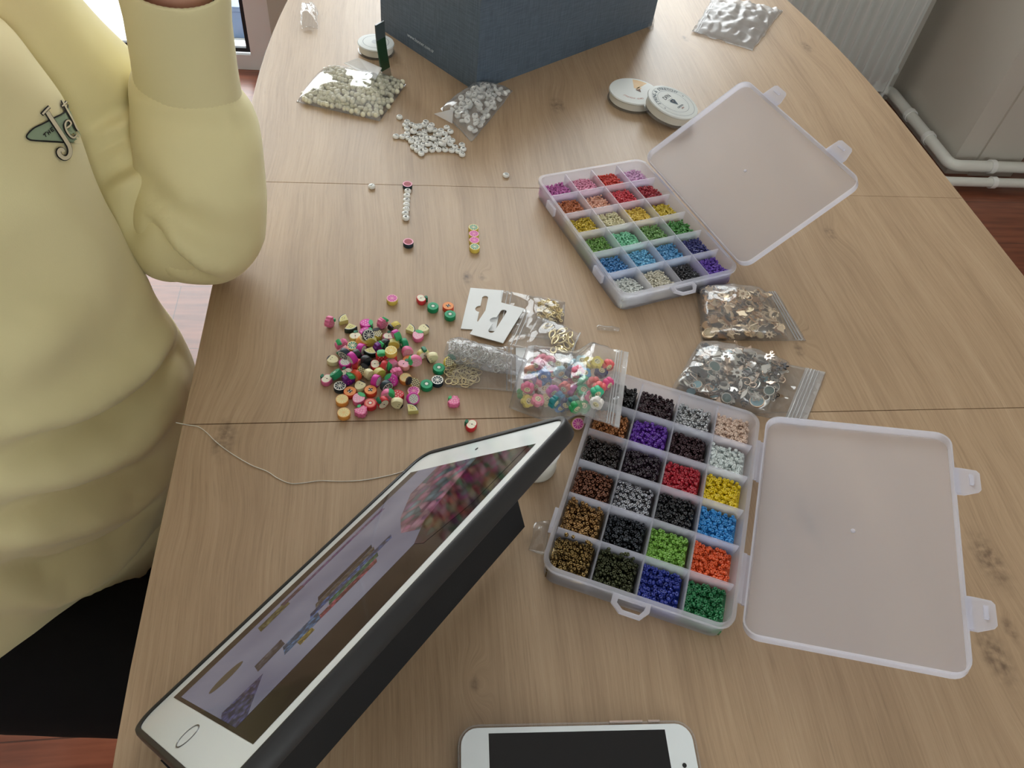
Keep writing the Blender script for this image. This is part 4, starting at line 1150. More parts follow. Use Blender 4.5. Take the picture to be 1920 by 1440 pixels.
# kind: (outline, side colour, face, leaf colour, plain description)
KIND = dict(
 kiwi=(circ(RF), 'kiwi', f_kiwi, None, 'green kiwi slice bead with white centre'),
 lemon=(circ(RF), 'lemon', f_citrus('lemonf', 'lemon', 'lemonf'), None, 'yellow lemon slice bead'),
 orange=(circ(RF), 'orange', f_citrus('orangef', 'lemonf', 'orangef'), None, 'orange citrus slice bead with pale yellow face'),
 grapefruit=(circ(RF), 'yel', f_citrus('pinkl', 'mag', 'pinkl'), None, 'yellow-rimmed grapefruit slice bead with pink segments'),
 tealfruit=(circ(RF), 'yel', f_citrus('lemonf', 'teal', 'white'), None, 'yellow-rimmed citrus slice bead with teal segments'),
 darklime=(circ(RF), 'navy', f_citrus('white', 'navy', 'white'), None, 'black-rimmed citrus slice bead with dark segments'),
 papaya=(circ(RF), 'papo', f_papaya, None, 'orange papaya slice bead with black seeds'),
 dragon=(circ(RF), 'mag', f_dragon, None, 'magenta dragon fruit slice bead with speckled white face'),
 dragonred=(circ(RF), 'navy', f_dragonred, None, 'black-sided round bead with dark red face'),
 ring=(circ(RF), 'red', f_ring, None, 'red round slice bead with pale ring and white centre'),
 wedge=(o_wedge(), 'rind', f_wedge, None, 'dark-rind melon wedge bead with pale yellow flesh and seeds'),
 apple=(o_apple(), 'red', f_apple('red', 'applw'), 'green', 'red apple half bead with white flesh and green leaf'),
 pinkapple=(o_apple(), 'pink', f_apple('pink', 'applw'), 'green', 'pink apple half bead with pale flesh'),
 greenapple=(o_apple(), 'flesh', f_apple('flesh', 'applw'), 'green', 'pale green apple half bead with dark leaf'),
 peach=(o_apple(), 'peach', f_apple('peach', 'pinkl'), 'green', 'soft pink peach bead with green leaf'),
 strawm=(o_straw(), 'mag', f_straw('magl', 'white'), 'leaf', 'magenta strawberry bead with white dots and green leaf'),
 strawp=(o_straw(), 'pink', f_straw('pinkl', 'white'), 'leaf', 'light pink strawberry bead with green leaf'),
 strawr=(o_straw(), 'red', f_straw('red', 'white'), 'leaf', 'red strawberry bead with white dots'),
 rasp=(o_rasp(), 'pink', f_rasp, 'leaf', 'pink scalloped raspberry bead with green leaf'),
 pine=(o_pine(), 'yel', f_pine, 'black', 'cream and black pineapple bead'),
 pinet=(o_pine(), 'yel', f_pine, 'green', 'cream and black pineapple bead with teal crown'),
 pear=(o_pear(), 'cream', f_pear, None, 'cream pear bead with two dark pips and black edge'),
 grape=(o_rasp(), 'purple', f_grape, 'leaf', 'purple grape bead'),
 banana=(o_pear(), 'flesh', f_plain('yel'), None, 'yellow-green bead'),
 plainred=(circ(RF), 'red', f_plain('redl'), None, 'plain red bead'),
 plainblack=(circ(RF), 'black', f_plain('navy'), None, 'black bead'),
)
KM = {}
def kind_mesh(k):
    if k not in KM:
        out, side, face, lf, _ = KIND[k]
        body = MB().prism(out, -TH / 2, TH / 2, C[side], None, None, .05, .0004).data('fruit_bead_' + k, 50)
        if k in ('wedge', 'pear'):
            body.materials.append(C['flesh' if k == 'wedge' else 'brown']); n_ = len(out)
            for p_ in body.polygons:
                c_ = p_.center
                if abs(p_.normal.z) < .9 and ((k == 'wedge' and (c_.x < -.0034 or c_.y < -.0034)) or (k == 'pear' and c_.y < -.0032)): p_.material_index = 1
        fb = MB(); face(fb, TH / 2 + .00006)
        top = fb.v[:]; tf = fb.f[:]; ti = fb.mi[:]
        fb.v += [(x, y, -z) for x, y, z in top]; o = len(top)
        fb.f += [tuple(i + o for i in f[::-1]) for f in tf]; fb.mi += ti
        lm = None
        if lf:
            L = MB(); L.prism([(.0000, RF * .55), (.0016, RF * .72), (.0024, RF * 1.02), (.0010, RF * 1.18), (-.0008, RF * 1.12), (-.0012, RF * .8)] if k in ('apple', 'pinkapple', 'greenapple', 'peach', 'rasp') else
                              [(-.0030, RF * .62), (0, RF * .45), (.0030, RF * .62), (.0034, RF * .98), (.0014, RF * 1.2), (-.0014, RF * 1.2), (-.0034, RF * .98)], -TH / 2 - .0001, TH / 2 + .0003, C[lf], None, None, .06, .0003)
            lm = L.data('leaf', 50)
        KM[k] = (body, fb.data('slice_face'), lm)
    return KM[k]
GRP = 'fruit slice beads on the table'
def fruit(k, u, v, where, o='F', rz=None, az=0.0, extra=0.0):
    """o: F lying flat, T tilted, E standing on its edge; az = direction the face looks at when tilted"""
    rz = random.uniform(0, 2 * PI) if rz is None else rz
    tilt = {'F': 0.0, 'T': .75, 'E': PI / 2 * .94}[o]
    half = abs(math.cos(tilt)) * TH / 2 + abs(math.sin(tilt)) * RF * .93
    p = P(u, v, half * (2 if o == 'F' else 1) + extra)
    x, y, bz = settle(p.x, p.y, RF * (1.0 if o == 'F' else .72), half * 2)
    bz = min(max(bz, extra), .0115)
    if bz > .002:
        p = P(u, v, bz + half * (2 if o == 'F' else 1)); x, y = p.x, p.y
    M = Matrix.Translation((x, y, TZ + bz + half)) @ Matrix.Rotation(az, 4, 'Z') @ Matrix.Rotation(tilt, 4, 'Y') @ Matrix.Rotation(rz, 4, 'Z')
    body, face, lm = kind_mesh(k)
    ob = inst('fruit_bead', body, None, M)
    tag(ob, ' '.join((KIND[k][4] + ', ' + where).split()[:16]), 'bead', GRP)
    inst('slice_face', face, ob)
    if lm: inst('leaf', lm, ob)
    return ob
placed = []
S_ = -PI / 2                    # towards the camera side of the table
def F_(k, cx, cy, where, o='F', rz=None, az=0.0, extra=0.0): fruit(k, 580 + cx / 4.8, 520 + cy / 4.8, where, o, rz, az, extra)
F_('grapefruit', 745, 188, 'lying alone above the fruit heap')
F_('apple', 1008, 185, 'beside the upper loose kiwi slice', rz=-1.2)
F_('kiwi', 1113, 258, 'touching the loose red apple')
F_('papaya', 1250, 255, 'partly behind a loose kiwi slice')
F_('kiwi', 1267, 330, 'in front of the loose papaya slice')
F_('rasp', 180, 405, 'on its side at the far left of the heap', 'E', 0, -.5)
F_('wedge', 300, 365, 'at the upper left tip of the heap', rz=1.9)
F_('wedge', 372, 450, 'second from the upper left tip of the heap', rz=4.2)
F_('wedge', 920, 455, 'touching the loose cream pear', rz=-.5)
F_('pear', 1028, 455, 'right of the upper loose melon wedge', rz=2.2)
F_('strawp', 975, 515, 'in front of the loose melon wedge', rz=-.3)
F_('strawm', 508, 408, 'uppermost of the two at the top of the heap', rz=-1.5)
F_('strawm', 505, 470, 'lower of the two at the top of the heap', rz=-1.4)
F_('pine', 770, 440, 'standing on its side at the top of the heap', 'E', 0, 2.2)
F_('rasp', 655, 415, 'standing on its side near the top of the heap', 'E', .6, -.8)
F_('darklime', 530, 520, 'standing tilted near the top of the heap', 'T', None, -1.2)
F_('pine', 615, 500, 'lying face up near the top of the heap', rz=.3)
F_('pinkapple', 695, 520, 'near the top of the heap', rz=0)
F_('strawm', 778, 520, 'standing on its side at the upper right of the heap', 'E', 2.6, .5)
F_('greenapple', 420, 520, 'at the upper left of the heap', rz=.1)
F_('orange', 475, 580, 'tilted beside the pale green apple', 'T', None, .4)
F_('banana', 550, 575, 'standing on edge in the upper heap', 'E', 0, -1.5)
F_('kiwi', 850, 600, 'standing on edge at the right of the heap', 'E', None, -2.7)
F_('tealfruit', 390, 612, 'at the left of the heap')
F_('rasp', 290, 605, 'at the left edge of the heap', 'E', 1.2, 2.0)
F_('peach', 300, 645, 'at the left edge of the heap', 'T', 0, 2.6)
F_('plainblack', 685, 605, 'standing on edge in the middle of the heap', 'E', None, -.8)
F_('grape', 625, 635, 'standing on edge in the middle of the heap', 'E', .5, -1.0)
F_('banana', 748, 602, 'behind the raised lemon slice', 'E', 0, -1.6)
F_('darklime', 320, 690, 'standing on edge left of the middle', 'E', None, 1.0)
F_('plainblack', 430, 700, 'standing on edge left of the middle', 'E', None, .6)
F_('dragon', 455, 662, 'standing on edge left of the middle', 'E', None, -.5)
F_('wedge', 560, 655, 'in the middle of the heap', rz=3.6, extra=.002)
F_('apple', 735, 735, 'standing on edge below the lemon slice', 'E', 1.6, -1.6)
F_('lemon', 735, 655, 'raised in the middle of the heap', extra=.0060)
F_('strawr', 650, 715, 'standing on edge in the middle of the heap', 'E', 1.6, -1.5)
F_('strawp', 880, 670, 'standing on edge at the right of the heap', 'E', -1.2, -1.3)
F_('greenapple', 1025, 685, 'standing on edge right of the heap', 'E', 1.5, -1.2)
F_('pear', 1105, 720, 'standing on edge right of the heap', 'E', .4, -1.4)
F_('papaya', 895, 740, 'behind the soft pink peach')
F_('strawp', 958, 750, 'standing on edge right of the papaya', 'E', 3.1, -1.6)
F_('peach', 850, 775, 'at the right of the heap', rz=-.5, extra=.0030)
F_('pear', 210, 735, 'lying at the left tip of the heap', rz=-2.1)
F_('dragon', 322, 760, 'lying face up at the left of the heap')
F_('dragon', 385, 725, 'standing on edge behind the face-up dragon fruit', 'E', None, .7)
F_('plainred', 430, 785, 'standing on edge right of the dragon fruit', 'E', None, -.4)
F_('plainblack', 505, 755, 'standing on edge left of the apple half', 'E', None, -.9)
F_('apple', 570, 772, 'lying face up in the middle of the heap', rz=-1.5)
F_('plainred', 660, 795, 'standing on edge right of the apple half', 'E', None, -.5)
F_('strawp', 745, 785, 'standing on edge below the middle', 'E', 2.8, -1.0)
F_('pinkapple', 335, 850, 'half hidden under the dragon fruit', rz=.6)
F_('pine', 470, 840, 'tilted in the lower heap', 'T', .8, -1.2)
F_('pear', 530, 868, 'standing on edge in the lower heap', 'E', 2.0, -.8)
F_('banana', 630, 862, 'standing on edge in the lower heap', 'E', 0, -1.0)
F_('papaya', 412, 885, 'standing on edge in the lower heap', 'E', None, -2.2)
F_('kiwi', 247, 872, 'tilted at the lower left of the heap', 'T', None, 2.5)
F_('pinkapple', 165, 905, 'at the lower left tip of the heap', rz=1.0)
F_('grape', 355, 920, 'standing on edge in the lower heap', 'E', .9, -1.0)
F_('dragon', 600, 930, 'standing on edge in the lower heap', 'E', None, -.5)
F_('darklime', 285, 968, 'face up at the lower left of the heap')
F_('pear', 455, 968, 'face up in the lower heap', rz=2.6)
F_('papaya', 372, 1015, 'left of the two lowest papaya slices')
F_('papaya', 548, 1010, 'right of the two lowest papaya slices')
F_('orange', 303, 1085, 'upper of the two at the bottom left')
F_('strawp', 435, 1080, 'below the papaya slices', rz=-.6)
F_('ring', 548, 1130, 'at the bottom of the heap')
F_('orange', 310, 1215, 'lowest bead at the bottom left')
F_('rasp', 468, 1195, 'at the bottom of the heap', rz=.5)
F_('rasp', 790, 850, 'standing on edge left of the orange slice', 'E', -.8, -1.2)
F_('orange', 865, 900, 'at the lower right of the heap')
F_('strawm', 745, 930, 'at the lower right of the heap', 'T', 2.6, -2.0)
F_('darklime', 692, 980, 'standing on edge at the lower right', 'E', None, -1.0)
F_('pine', 930, 942, 'on its side at the lower right', 'T', 2.4, -1.0)
F_('strawp', 700, 1060, 'standing on edge behind a red apple', 'E', .6, -1.6)
F_('apple', 660, 1125, 'standing on edge at the lower right', 'E', 2.4, -1.2)
F_('strawr', 795, 1050, 'lying face up at the lower right', rz=1.7)
F_('pear', 790, 1130, 'standing on edge in front of the red strawberry', 'E', 2.7, -1.6)
F_('grapefruit', 938, 1012, 'behind a tilted dragon fruit slice')
F_('dragon', 932, 1085, 'tilted behind the lowest melon wedge', 'T', None, -1.2)
F_('wedge', 928, 1165, 'lowest at the lower right of the heap', rz=.1)
F_('kiwi', 1055, 958, 'between heap and clear ring bag, lower one')
F_('darklime', 1152, 922, 'touching the clear bag of gold rings')
F_('kiwi', 1166, 810, 'touching the bag corner, upper one')
F_('pinet', 1255, 755, 'resting on the clear bag of gold rings', 'T', .6, -1.2, .004)
F_('rasp', 1305, 1108, 'lying alone right of the heap', rz=.9)
fruit('apple', 884, 795, 'lying alone behind the tablet on the seam', rz=1.0)
fruit('grapefruit', 1083, 794, 'tilted between tablet corner and bead box', 'T', None, -1.7)
for i, (k, v, w_) in enumerate((('tealfruit', 426, 'at the far end of the row of four'), ('grapefruit', 438, 'second in the row of four'), ('grapefruit', 450, 'third in the row of four'), ('tealfruit', 462, 'at the near end of the row of four'))):
    fruit(k, 888 + i * .7, v, w_)
fruit('dragonred', 764, 345, 'at the far end of the letter row')
fruit('dragonred', 765.5, 453, 'lying below the letter row')
# ------------------------------------------------------------------ bags with white header cards
def header_card(parent, tl, tr, bl, h, mirror=1, slot=True):
    a, b_, c = (P(x, y, h) for x, y in (tl, tr, bl))
    X = (b_ - a); wd = X.length; X = X.normalized(); Y = (c - a); Y = Y - X * Y.dot(X); ht = (c - a).length; Y = Y.normalized()
    sh = (c - a).dot(X)
    out = [(0, 0), (wd, 0), (wd + sh, ht), (sh, ht)]
    polys = [out]
    if slot:
        cx, cy = wd * .50 + sh * .5, ht * .5; L = ht * .28; r = .0026
        s = []
        for k in range(9): a_ = PI + PI * k / 8; s.append((r * math.cos(a_), -L + r * math.sin(a_)))
        s += [(r, L)]
        for k in range(9): a_ = PI * k / 8; s.append((r * math.cos(a_), L + r * math.sin(a_)))
        s += [(-r, .004)] + [(-r - .0040 * math.sin(PI * k / 8), .004 * math.cos(PI * k / 8)) for k in range(1, 8)] + [(-r, -.004)]
        tl_ = sh / ht
        polys.append([(cx + x + tl_ * y, cy + y) for x, y in s])
    vs, fs = fill_2d(polys, .0007)
    M = frame(a, X, Y, X.cross(Y))
    return MB().add(vs, fs, CARD, M).build('header_card', parent)
RINGM = MB().torus(.0030, .00038, 20, 6, GOLD).data('jump_ring', 179)
RINGS = MB().torus(.0028, .00040, 18, 6, STEEL).data('jump_ring_silver', 179)
def cord_end_mesh():
    b = MB(); b.torus(.0012, .0004, 12, 6, GOLD, TRS((0, .0036, 0)))
    b.box((0, .0018, 0), (.0010, .0018, .0007), GOLD); b.box((0, -.0006, -.0009), (.0026, .0036, .0004), GOLD); b.box((-.0012, -.0006, 0), (.0004, .0036, .0018), GOLD); b.box((.0012, -.0006, 0), (.0004, .0036, .0018), GOLD)
    return b.data('cord_end', 40)
def clasp_mesh():
    b = MB()
    path = [(.0022 * math.sin(t) * (1 - .25 * math.cos(t)), .0042 * math.cos(t), 0) for t in [2 * PI * k / 22 for k in range(21)]]
    b.tube(path, lambda t: .00055 + .0004 * math.sin(PI * t), 7, GOLD); b.torus(.0011, .0004, 12, 6, GOLD, TRS((0, -.0058, 0))); b.box((.0021, -.0022, .0003), (.0010, .0024, .0012), GOLD)
    return b.data('lobster_clasp', 50)
CEND = cord_end_mesh(); CLASP = clasp_mesh()
def strew(name, me, spots, h0, dh, label, cat, group, tilt=1.0):
    for i, (u, v) in enumerate(spots):
        c = P(u, v, h0); inst_ = inst(name, me, None, Matrix.Translation((c.x, c.y, TZ + h0 + dh * (i % 3))) @ rand_euler(tilt)); xs = [q[0] for q in spots]; ys = [q[1] for q in spots]
        tag(inst_, label + ', ' + ('far ' if v < min(ys) + (max(ys) - min(ys)) * .36 else 'near ' if v > min(ys) + (max(ys) - min(ys)) * .66 else 'central ') + ('left' if u < min(xs) + (max(xs) - min(xs)) * .36 else 'right' if u > min(xs) + (max(xs) - min(xs)) * .66 else 'middle'), cat, group)
def blob(cx, cy, rx, ry, n, ang=0.0):
    out = []
    for i in range(n):
        r = math.sqrt((i + .5) / n); a = i * 2.39996
        x, y = rx * r * math.cos(a), ry * r * math.sin(a)
        out.append((cx + x * math.cos(ang) - y * math.sin(ang) + random.gauss(0, .8), cy + x * math.sin(ang) + y * math.cos(ang) + random.gauss(0, .8)))
    return out
# A: cord ends
e = bag_root('clear header-card bag of small gold cord ends, upper of the two white-carded bags', 'header_card_bag')
header_card(e, (882, 540), (944, 545), (864, 616), .0006)
bA = Bag([(940, 545), (1060, 567), (1053, 642), (926, 621)], .006, .45, 1.0, .5, seed=4, crinkle=.0006); bA.mesh('film', e, FILM, 26, 18)
bA.strip('seal_line', e, ZIP, (.10, .16), .0004)
strew('cord_end', CEND, blob(1030, 583, 24, 17, 30, .4), .0030, .0012, 'tiny gold cord end in the upper white-carded bag', 'jewellery finding', 'gold cord ends', .9)
# B: clasps
e = bag_root('clear header-card bag of gold lobster clasps, its white card on top of the other card', 'header_card_bag')
header_card(e, (923, 563), (983, 579), (881, 626), .0026)
bB = Bag([(981, 579), (1089, 627), (1071, 668), (950, 649)], .0055, .3, 1.0, .5, base=.0018, seed=5, crinkle=.0006); bB.mesh('film', e, FILM, 26, 18)
bB.strip('seal_line', e, ZIP, (.06, .12), .0004)
bB.strip('bottom_weld', e, ZIP, (.985,), .0006)
strew('lobster_clasp', CLASP, [(1028, 611), (1035, 628), (1040, 641), (1052, 622), (1060, 634), (1068, 630), (1048, 652), (1038, 657), (1056, 660), (1062, 647), (1070, 641), (1053, 640), (1045, 633)], .0045, .0008, 'gold lobster clasp in the lower white-carded bag', 'jewellery finding', 'gold lobster clasps', .35)
# C: jump rings
e = bag_root('clear flat bag of gold jump rings next to the fruit bead heap', 'header_card_bag')
header_card(e, (967, 652), (1000, 654), (968, 736), .0006, slot=False)
bC = Bag([(842, 640), (968, 652), (969, 736), (832, 726)], .006, 0, .75, .5, seed=6, crinkle=.0008); bC.mesh('film', e, FILM, 26, 18)
bC.strip('seal_line', e, ZIP, (.86, .92), .0004)
strew('jump_ring', RINGM, blob(868, 694, 32, 28, 46, .3) + [(842, 716), (852, 718), (846, 706), (860, 716), (872, 718), (884, 716)], .0018, .0009, 'small gold jump ring in the clear bag beside the fruit beads', 'jewellery finding', 'gold jump rings', .45)
# D: rolled up bag of silver rings
e = bag_root('rolled-up clear bag of silver rings lying over the gold ring bag', 'rolled_bag')
ra, rb = P(838, 652, .012), P(985, 690, .012)
ax = (rb - ra).normalized(); sx = Vector((-ax.y, ax.x, 0)); vs = []; fs = []; n, kk = 30, 20
for i in range(n + 1):
    t = i / n
    for k in range(kk):
        a = 2 * PI * k / kk; c = ra.lerp(rb, t)
        R = .0115 * (1 - .35 * max(0, t - .55) / .45) * (1 - .25 * max(0, .12 - t) / .12)
        w_ = Vector((t * 16, math.cos(a) * 1.7, math.sin(a) * 1.7)); R *= 1 + .13 * noise.noise(w_) + .07 * noise.noise(w_ * 2.7)
        q = c + sx * (R * math.cos(a)) + Vector((0, 0, 1)) * (R * .80 * math.sin(a)); q.z = max(q.z, TZ + .0022); vs.append(q)
for i in range(n):
    for k in range(kk):
        q = (k + 1) % kk; fs.append((i * kk + k, i * kk + q, (i + 1) * kk + q, (i + 1) * kk + k))
GREYF = film_mat('greyish_film', tint=(.80, .81, .83, 1), haze=.16, rough=.12, bump=(120, .5, .004))
MB().add(vs, fs, GREYF).build('film', e, 179)
for i in range(70):
    t = random.uniform(.05, .80); c = ra.lerp(rb, t); a = random.uniform(0, 2 * PI); r = .008 * math.sqrt(random.random())
    c = c + sx * (r * math.cos(a)); c.z = max(TZ + .0045, c.z - .001 + r * .75 * math.sin(a))
    tag(inst('jump_ring', RINGS, None, Matrix.Translation(c) @ rand_euler(1.6)), 'silver jump ring in the %s of the rolled-up clear bag' % ('left end' if t < .25 else 'left half' if t < .43 else 'right half' if t < .62 else 'right end'), 'jewellery finding', 'silver jump rings')

# ------------------------------------------------------------------ zip bag of smiling flower beads
e = bag_root('clear zip bag of colourful smiling flower beads resting on the bead box corner')
def fsag(u, v):
    t = min(max((u - .46) / .20, 0), 1); return .0228 * t * t * (3 - 2 * t)
bF = Bag([(985, 655), (1176, 668), (1166, 806), (953, 765)], .0235, -.02, .82, .38, seed=8, crinkle=.0011, sag=fsag)
bF.q[1] = P(1178, 662, .022); bF.q[2] = P(1160, 806, .022)
for c in bF.q: c.z = TZ
bF.mesh('film', e, film_mat('zip_bag_film', haze=.17, rough=.10, f0=.09), 40, 30)
bF.strip('zip_track', e, ZIP, (.885, .905, .93), .0006); bF.panel('zip_band', e, ZIP, .955, 1.0, .01, .99, .6)
fpts = [((.0041 + .0013 * abs(math.cos(2.5 * t)) ** .6) * math.cos(t), (.0041 + .0013 * abs(math.cos(2.5 * t)) ** .6) * math.sin(t)) for t in [2 * PI * k / 50 for k in range(50)]]
def smile():
    b = MB(); z = TH / 2 + .00006
    for s in (1, -1):
        z = s * (TH / 2 + .00006)
        quad(b, circ(.0025, 18), z, C['cream'])
        quad(b, arc_poly(.00115, .00165, PI + .35, 2 * PI - .35), z + s * .00005, BLACK)
        dots(b, [(-.0008, .0007), (.0008, .0007)], .00036, z + s * .00005, BLACK, 7)
    return b.data('smiling_face')
SMILE = smile()
FC = {}
for n_, c in dict(pink=(240, 128, 156), rose=(226, 84, 140), coral=(238, 112, 112), blue=(38, 116, 196), sky=(78, 160, 214), navy=(48, 58, 116), violet=(140, 116, 160), mint=(72, 196, 150), green=(34, 150, 84), teal=(22, 124, 130), white=(230, 226, 220), magenta=(204, 84, 172), yellow=(232, 214, 96), orange=(240, 148, 100), cream=(222, 204, 156), ice=(176, 216, 228)).items():
    FC[n_] = MB().prism(fpts, -TH / 2, TH / 2, pm('flower_' + n_, c), None, None, .05, .0004).data('flower_bead', 50)
fl = [(470, 370, 'orange', 'E'), (590, 350, 'blue', 'E'), (545, 440, 'sky', 'T'), (740, 435, 'pink', 'F'), (890, 450, 'violet', 'F'), (1040, 375, 'pink', 'E'), (1125, 405, 'sky', 'F'), (1320, 380, 'navy', 'F'), (470, 480, 'violet', 'E'), (540, 530, 'pink', 'E'), (665, 510, 'blue', 'E'), (785, 530, 'white', 'E'), (1000, 490, 'pink', 'F'), (1110, 500, 'mint', 'E'), (1230, 510, 'coral', 'E'), (1300, 570, 'coral', 'E'), (890, 570, 'coral', 'E'), (640, 595, 'white', 'F'), (740, 610, 'magenta', 'E'), (440, 570, 'rose', 'E'), (390, 640, 'green', 'T'), (1110, 605, 'mint', 'F'), (1270, 620, 'mint', 'E'), (990, 610, 'magenta', 'E'), (900, 640, 'white', 'E'), (560, 720, 'pink', 'F'), (440, 730, 'yellow', 'T'), (810, 680, 'sky', 'E'), (670, 720, 'cream', 'F'), (760, 740, 'teal', 'E'), (830, 790, 'blue', 'E'), (910, 760, 'navy', 'E'), (990, 740, 'teal', 'E'), (1110, 800, 'green', 'F'), (1020, 800, 'green', 'E'), (1210, 680, 'rose', 'T'), (1270, 750, 'white', 'E'), (1400, 520, 'rose', 'E'), (1180, 275, 'yellow', 'F'), (1270, 270, 'yellow', 'F'), (1400, 300, 'coral', 'E'), (1090, 255, 'ice', 'F'), (1000, 300, 'ice', 'E'), (900, 290, 'white', 'E'), (800, 300, 'white', 'F'), (700, 255, 'pink', 'E'), (620, 235, 'pink', 'E'), (560, 285, 'rose', 'E'), (960, 375, 'navy', 'E'), (640, 420, 'blue', 'E'), (830, 380, 'ice', 'E')]
ORI = {'F': 'face up', 'T': 'tilted', 'E': 'on its side'}
placed = []
rows = sorted(range(len(fl)), key=lambda i: random.random())
seen = {}
for i in rows:
    cx, cy, col, o = fl[i]
    tilt = {'F': .15, 'T': .7, 'E': 1.45}[o]
    p = P(920 + cx / 6.4, 640 + cy / 6.4, .011)
    base = 0
    for q in placed:
        if math.hypot(p.x - q[0], p.y - q[1]) < .0074: base = max(base, q[2] + .0052)
    base = min(base, .0095 if cx < 1060 else .0040); placed.append((p.x, p.y, base))
    half = abs(math.cos(tilt)) * TH / 2 + abs(math.sin(tilt)) * .0047
    ex = fsag((920 + cx / 6.4 - 975) / 195, 0) * .85
    p = P(920 + cx / 6.4, 640 + cy / 6.4, base + half + ex)
    M = Matrix.Translation((p.x, p.y, TZ + .0012 + ex + base + half)) @ Matrix.Rotation(random.uniform(-2.4, -.7), 4, 'Z') @ Matrix.Rotation(tilt, 4, 'Y') @ Matrix.Rotation(random.uniform(0, 6), 4, 'Z')
    ob = inst('flower_bead', FC[col], None, M)
    side = ('left' if cx < 650 else 'middle' if cx < 1000 else 'right'); dep = ('far' if cy < 420 else 'near' if cy > 640 else 'central')
    tag(ob, '%s flower bead %s in the %s %s part of the zip bag' % (col, ORI[o], dep, side), 'bead', 'smiling flower beads in the zip bag')
    inst('smiling_face', SMILE, ob)

# ------------------------------------------------------------------ zip bags of metal charms
def loop_at(b, x, y, ma): b.torus(.0013, .0004, 12, 6, ma, TRS((x, y, 0)))
def charm_meshes(ma, ma2):
    out = {}
    def fin(n, b): out[n] = b.data('charm_' + n, 45)
    th = .0009
    b = MB(); b.lathe([(.0058, -th), (.0066, -th), (.0066, th), (.0058, th)], 28, ma, None, True); b.lathe([(0, -.0004), (.0058, -.0004), (.0058, .0002), (0, .0002)], 24, ma2); loop_at(b, 0, .0078, ma); fin('round', b)
    pts = []
    for k in range(16): r = .0066 if k % 2 == 0 else .0036; pts.append((r * math.cos(k * PI / 8), r * math.sin(k * PI / 8)))
    b = MB(); vs, fs = fill_2d([pts, circ(.0022, 14)], th * 1.6); b.add(vs, fs, ma); b.torus(.0024, .0005, 16, 6, ma); loop_at(b, 0, .0078, ma); fin('sun', b)
    hp = [(.0058 * math.sin(t) ** 3, .0058 * (13 * math.cos(t) - 5 * math.cos(2 * t) - 2 * math.cos(3 * t) - math.cos(4 * t)) / 16) for t in [2 * PI * k / 26 for k in range(26)]]
    b = MB(); b.prism(hp, -th, th, ma, None, None, .06, .0003); loop_at(b, 0, .0050, ma); fin('heart', b)
    mp = [(.0060 * math.cos(a), .0060 * math.sin(a)) for a in [.7 + 4.9 * k / 18 for k in range(19)]] + [(.0024 + .0047 * math.cos(a), .0047 * math.sin(a)) for a in [5.2 - 4.1 * k / 14 for k in range(15)]]
    b = MB(); b.prism(mp, -th, th, ma); loop_at(b, -.001, .0074, ma); fin('moon', b)
    lp = [(.0026 * math.sin(PI * k / 10), -.0075 + .0150 * k / 10) for k in range(11)] + [(-.0026 * math.sin(PI * k / 10), .0075 - .0150 * k / 10) for k in range(1, 10)]
    b = MB(); b.prism(lp, -th, th, ma, None, None, .1, .0004); loop_at(b, 0, .0086, ma); fin('leaf', b)
    b = MB(); b.torus(.0030, .0006, 18, 6, ma, TRS((0, .005, 0))); b.tube([(0, .002, 0), (0, -.009, 0)], .0006, 7, ma); b.box((.0014, -.0080, 0), (.0026, .0009, .0011), ma); b.box((.0012, -.0062, 0), (.0022, .0009, .0011), ma); fin('key', b)
    b = MB(); b.prism([(-.0045, -.0025), (-.002, -.0042), (.002, -.004), (.0058, -.005), (.0042, -.001), (.0045, .0025), (.001, .0030), (-.002, .0055), (-.0050, .0045), (-.003, .001)], -th, th, ma, None, None, .06, .0003); loop_at(b, 0, .0048, ma); fin('bird', b)
    b = MB(); b.tube([(.0009 * t * math.cos(t * 1.1), .0009 * t * math.sin(t * 1.1), 0) for t in [6.2 * k / 40 for k in range(41)]], .0007, 6, ma); loop_at(b, .0046, .0046, ma); fin('spiral', b)
    return out
TEAL = mat('teal_enamel', rgb(70, 104, 100), .3); DARKE = mat('dark_enamel', rgb(46, 42, 44), .25, .5); BLUEE = mat('pale_blue_enamel', rgb(150, 200, 214), .3); PALE_ROSE = mat('pale_rose_metal', rgb(226, 204, 184), .25, 1.0)
def charm_bag(e, bag, sets, n, tone, where, group, umax, seed):
    random.seed(seed); pl = []; cnt = 0
    names = list(sets[0].keys())
    for _ in range(4000):
        if cnt >= n: break
        u, v = random.uniform(.05, umax), random.uniform(.07, .94)
        c = bil(bag.q, u, v); hmax = bag.top(u, v)
        z = .0014
        for q in pl:
            if math.hypot(c.x - q[0], c.y - q[1]) < .0060: z = max(z, q[2] + .0016)
        if z + .0025 > max(hmax * .95, .0042): continue
        pl.append((c.x, c.y, z)); k = random.choice(names); s = sets[random.randrange(len(sets))]
        tag(inst('metal_charm', s[k], None, Matrix.Translation((c.x, c.y, TZ + z + .001)) @ rand_euler(.55) @ Matrix.Scale(random.uniform(.6, .95), 4)), '%s %s-shaped metal charm, %s %s of %s' % (tone, k, 'far' if v < .36 else 'near' if v > .66 else 'central', 'left' if u < umax * .34 else 'right' if u > umax * .67 else 'middle', where), 'charm', group); cnt += 1
e = bag_root('clear zip bag of gold-toned metal charms below the rainbow bead box')
bG = Bag([(1304, 547), (1456, 547), (1512, 640), (1313, 640)], .021, -.05, .82, .40, seed=11, crinkle=.0010); bG.mesh('film', e, CHARM_FILM, 40, 28)
bG.strip('zip_track', e, ZIP, (.90, .93, .96), .0006)
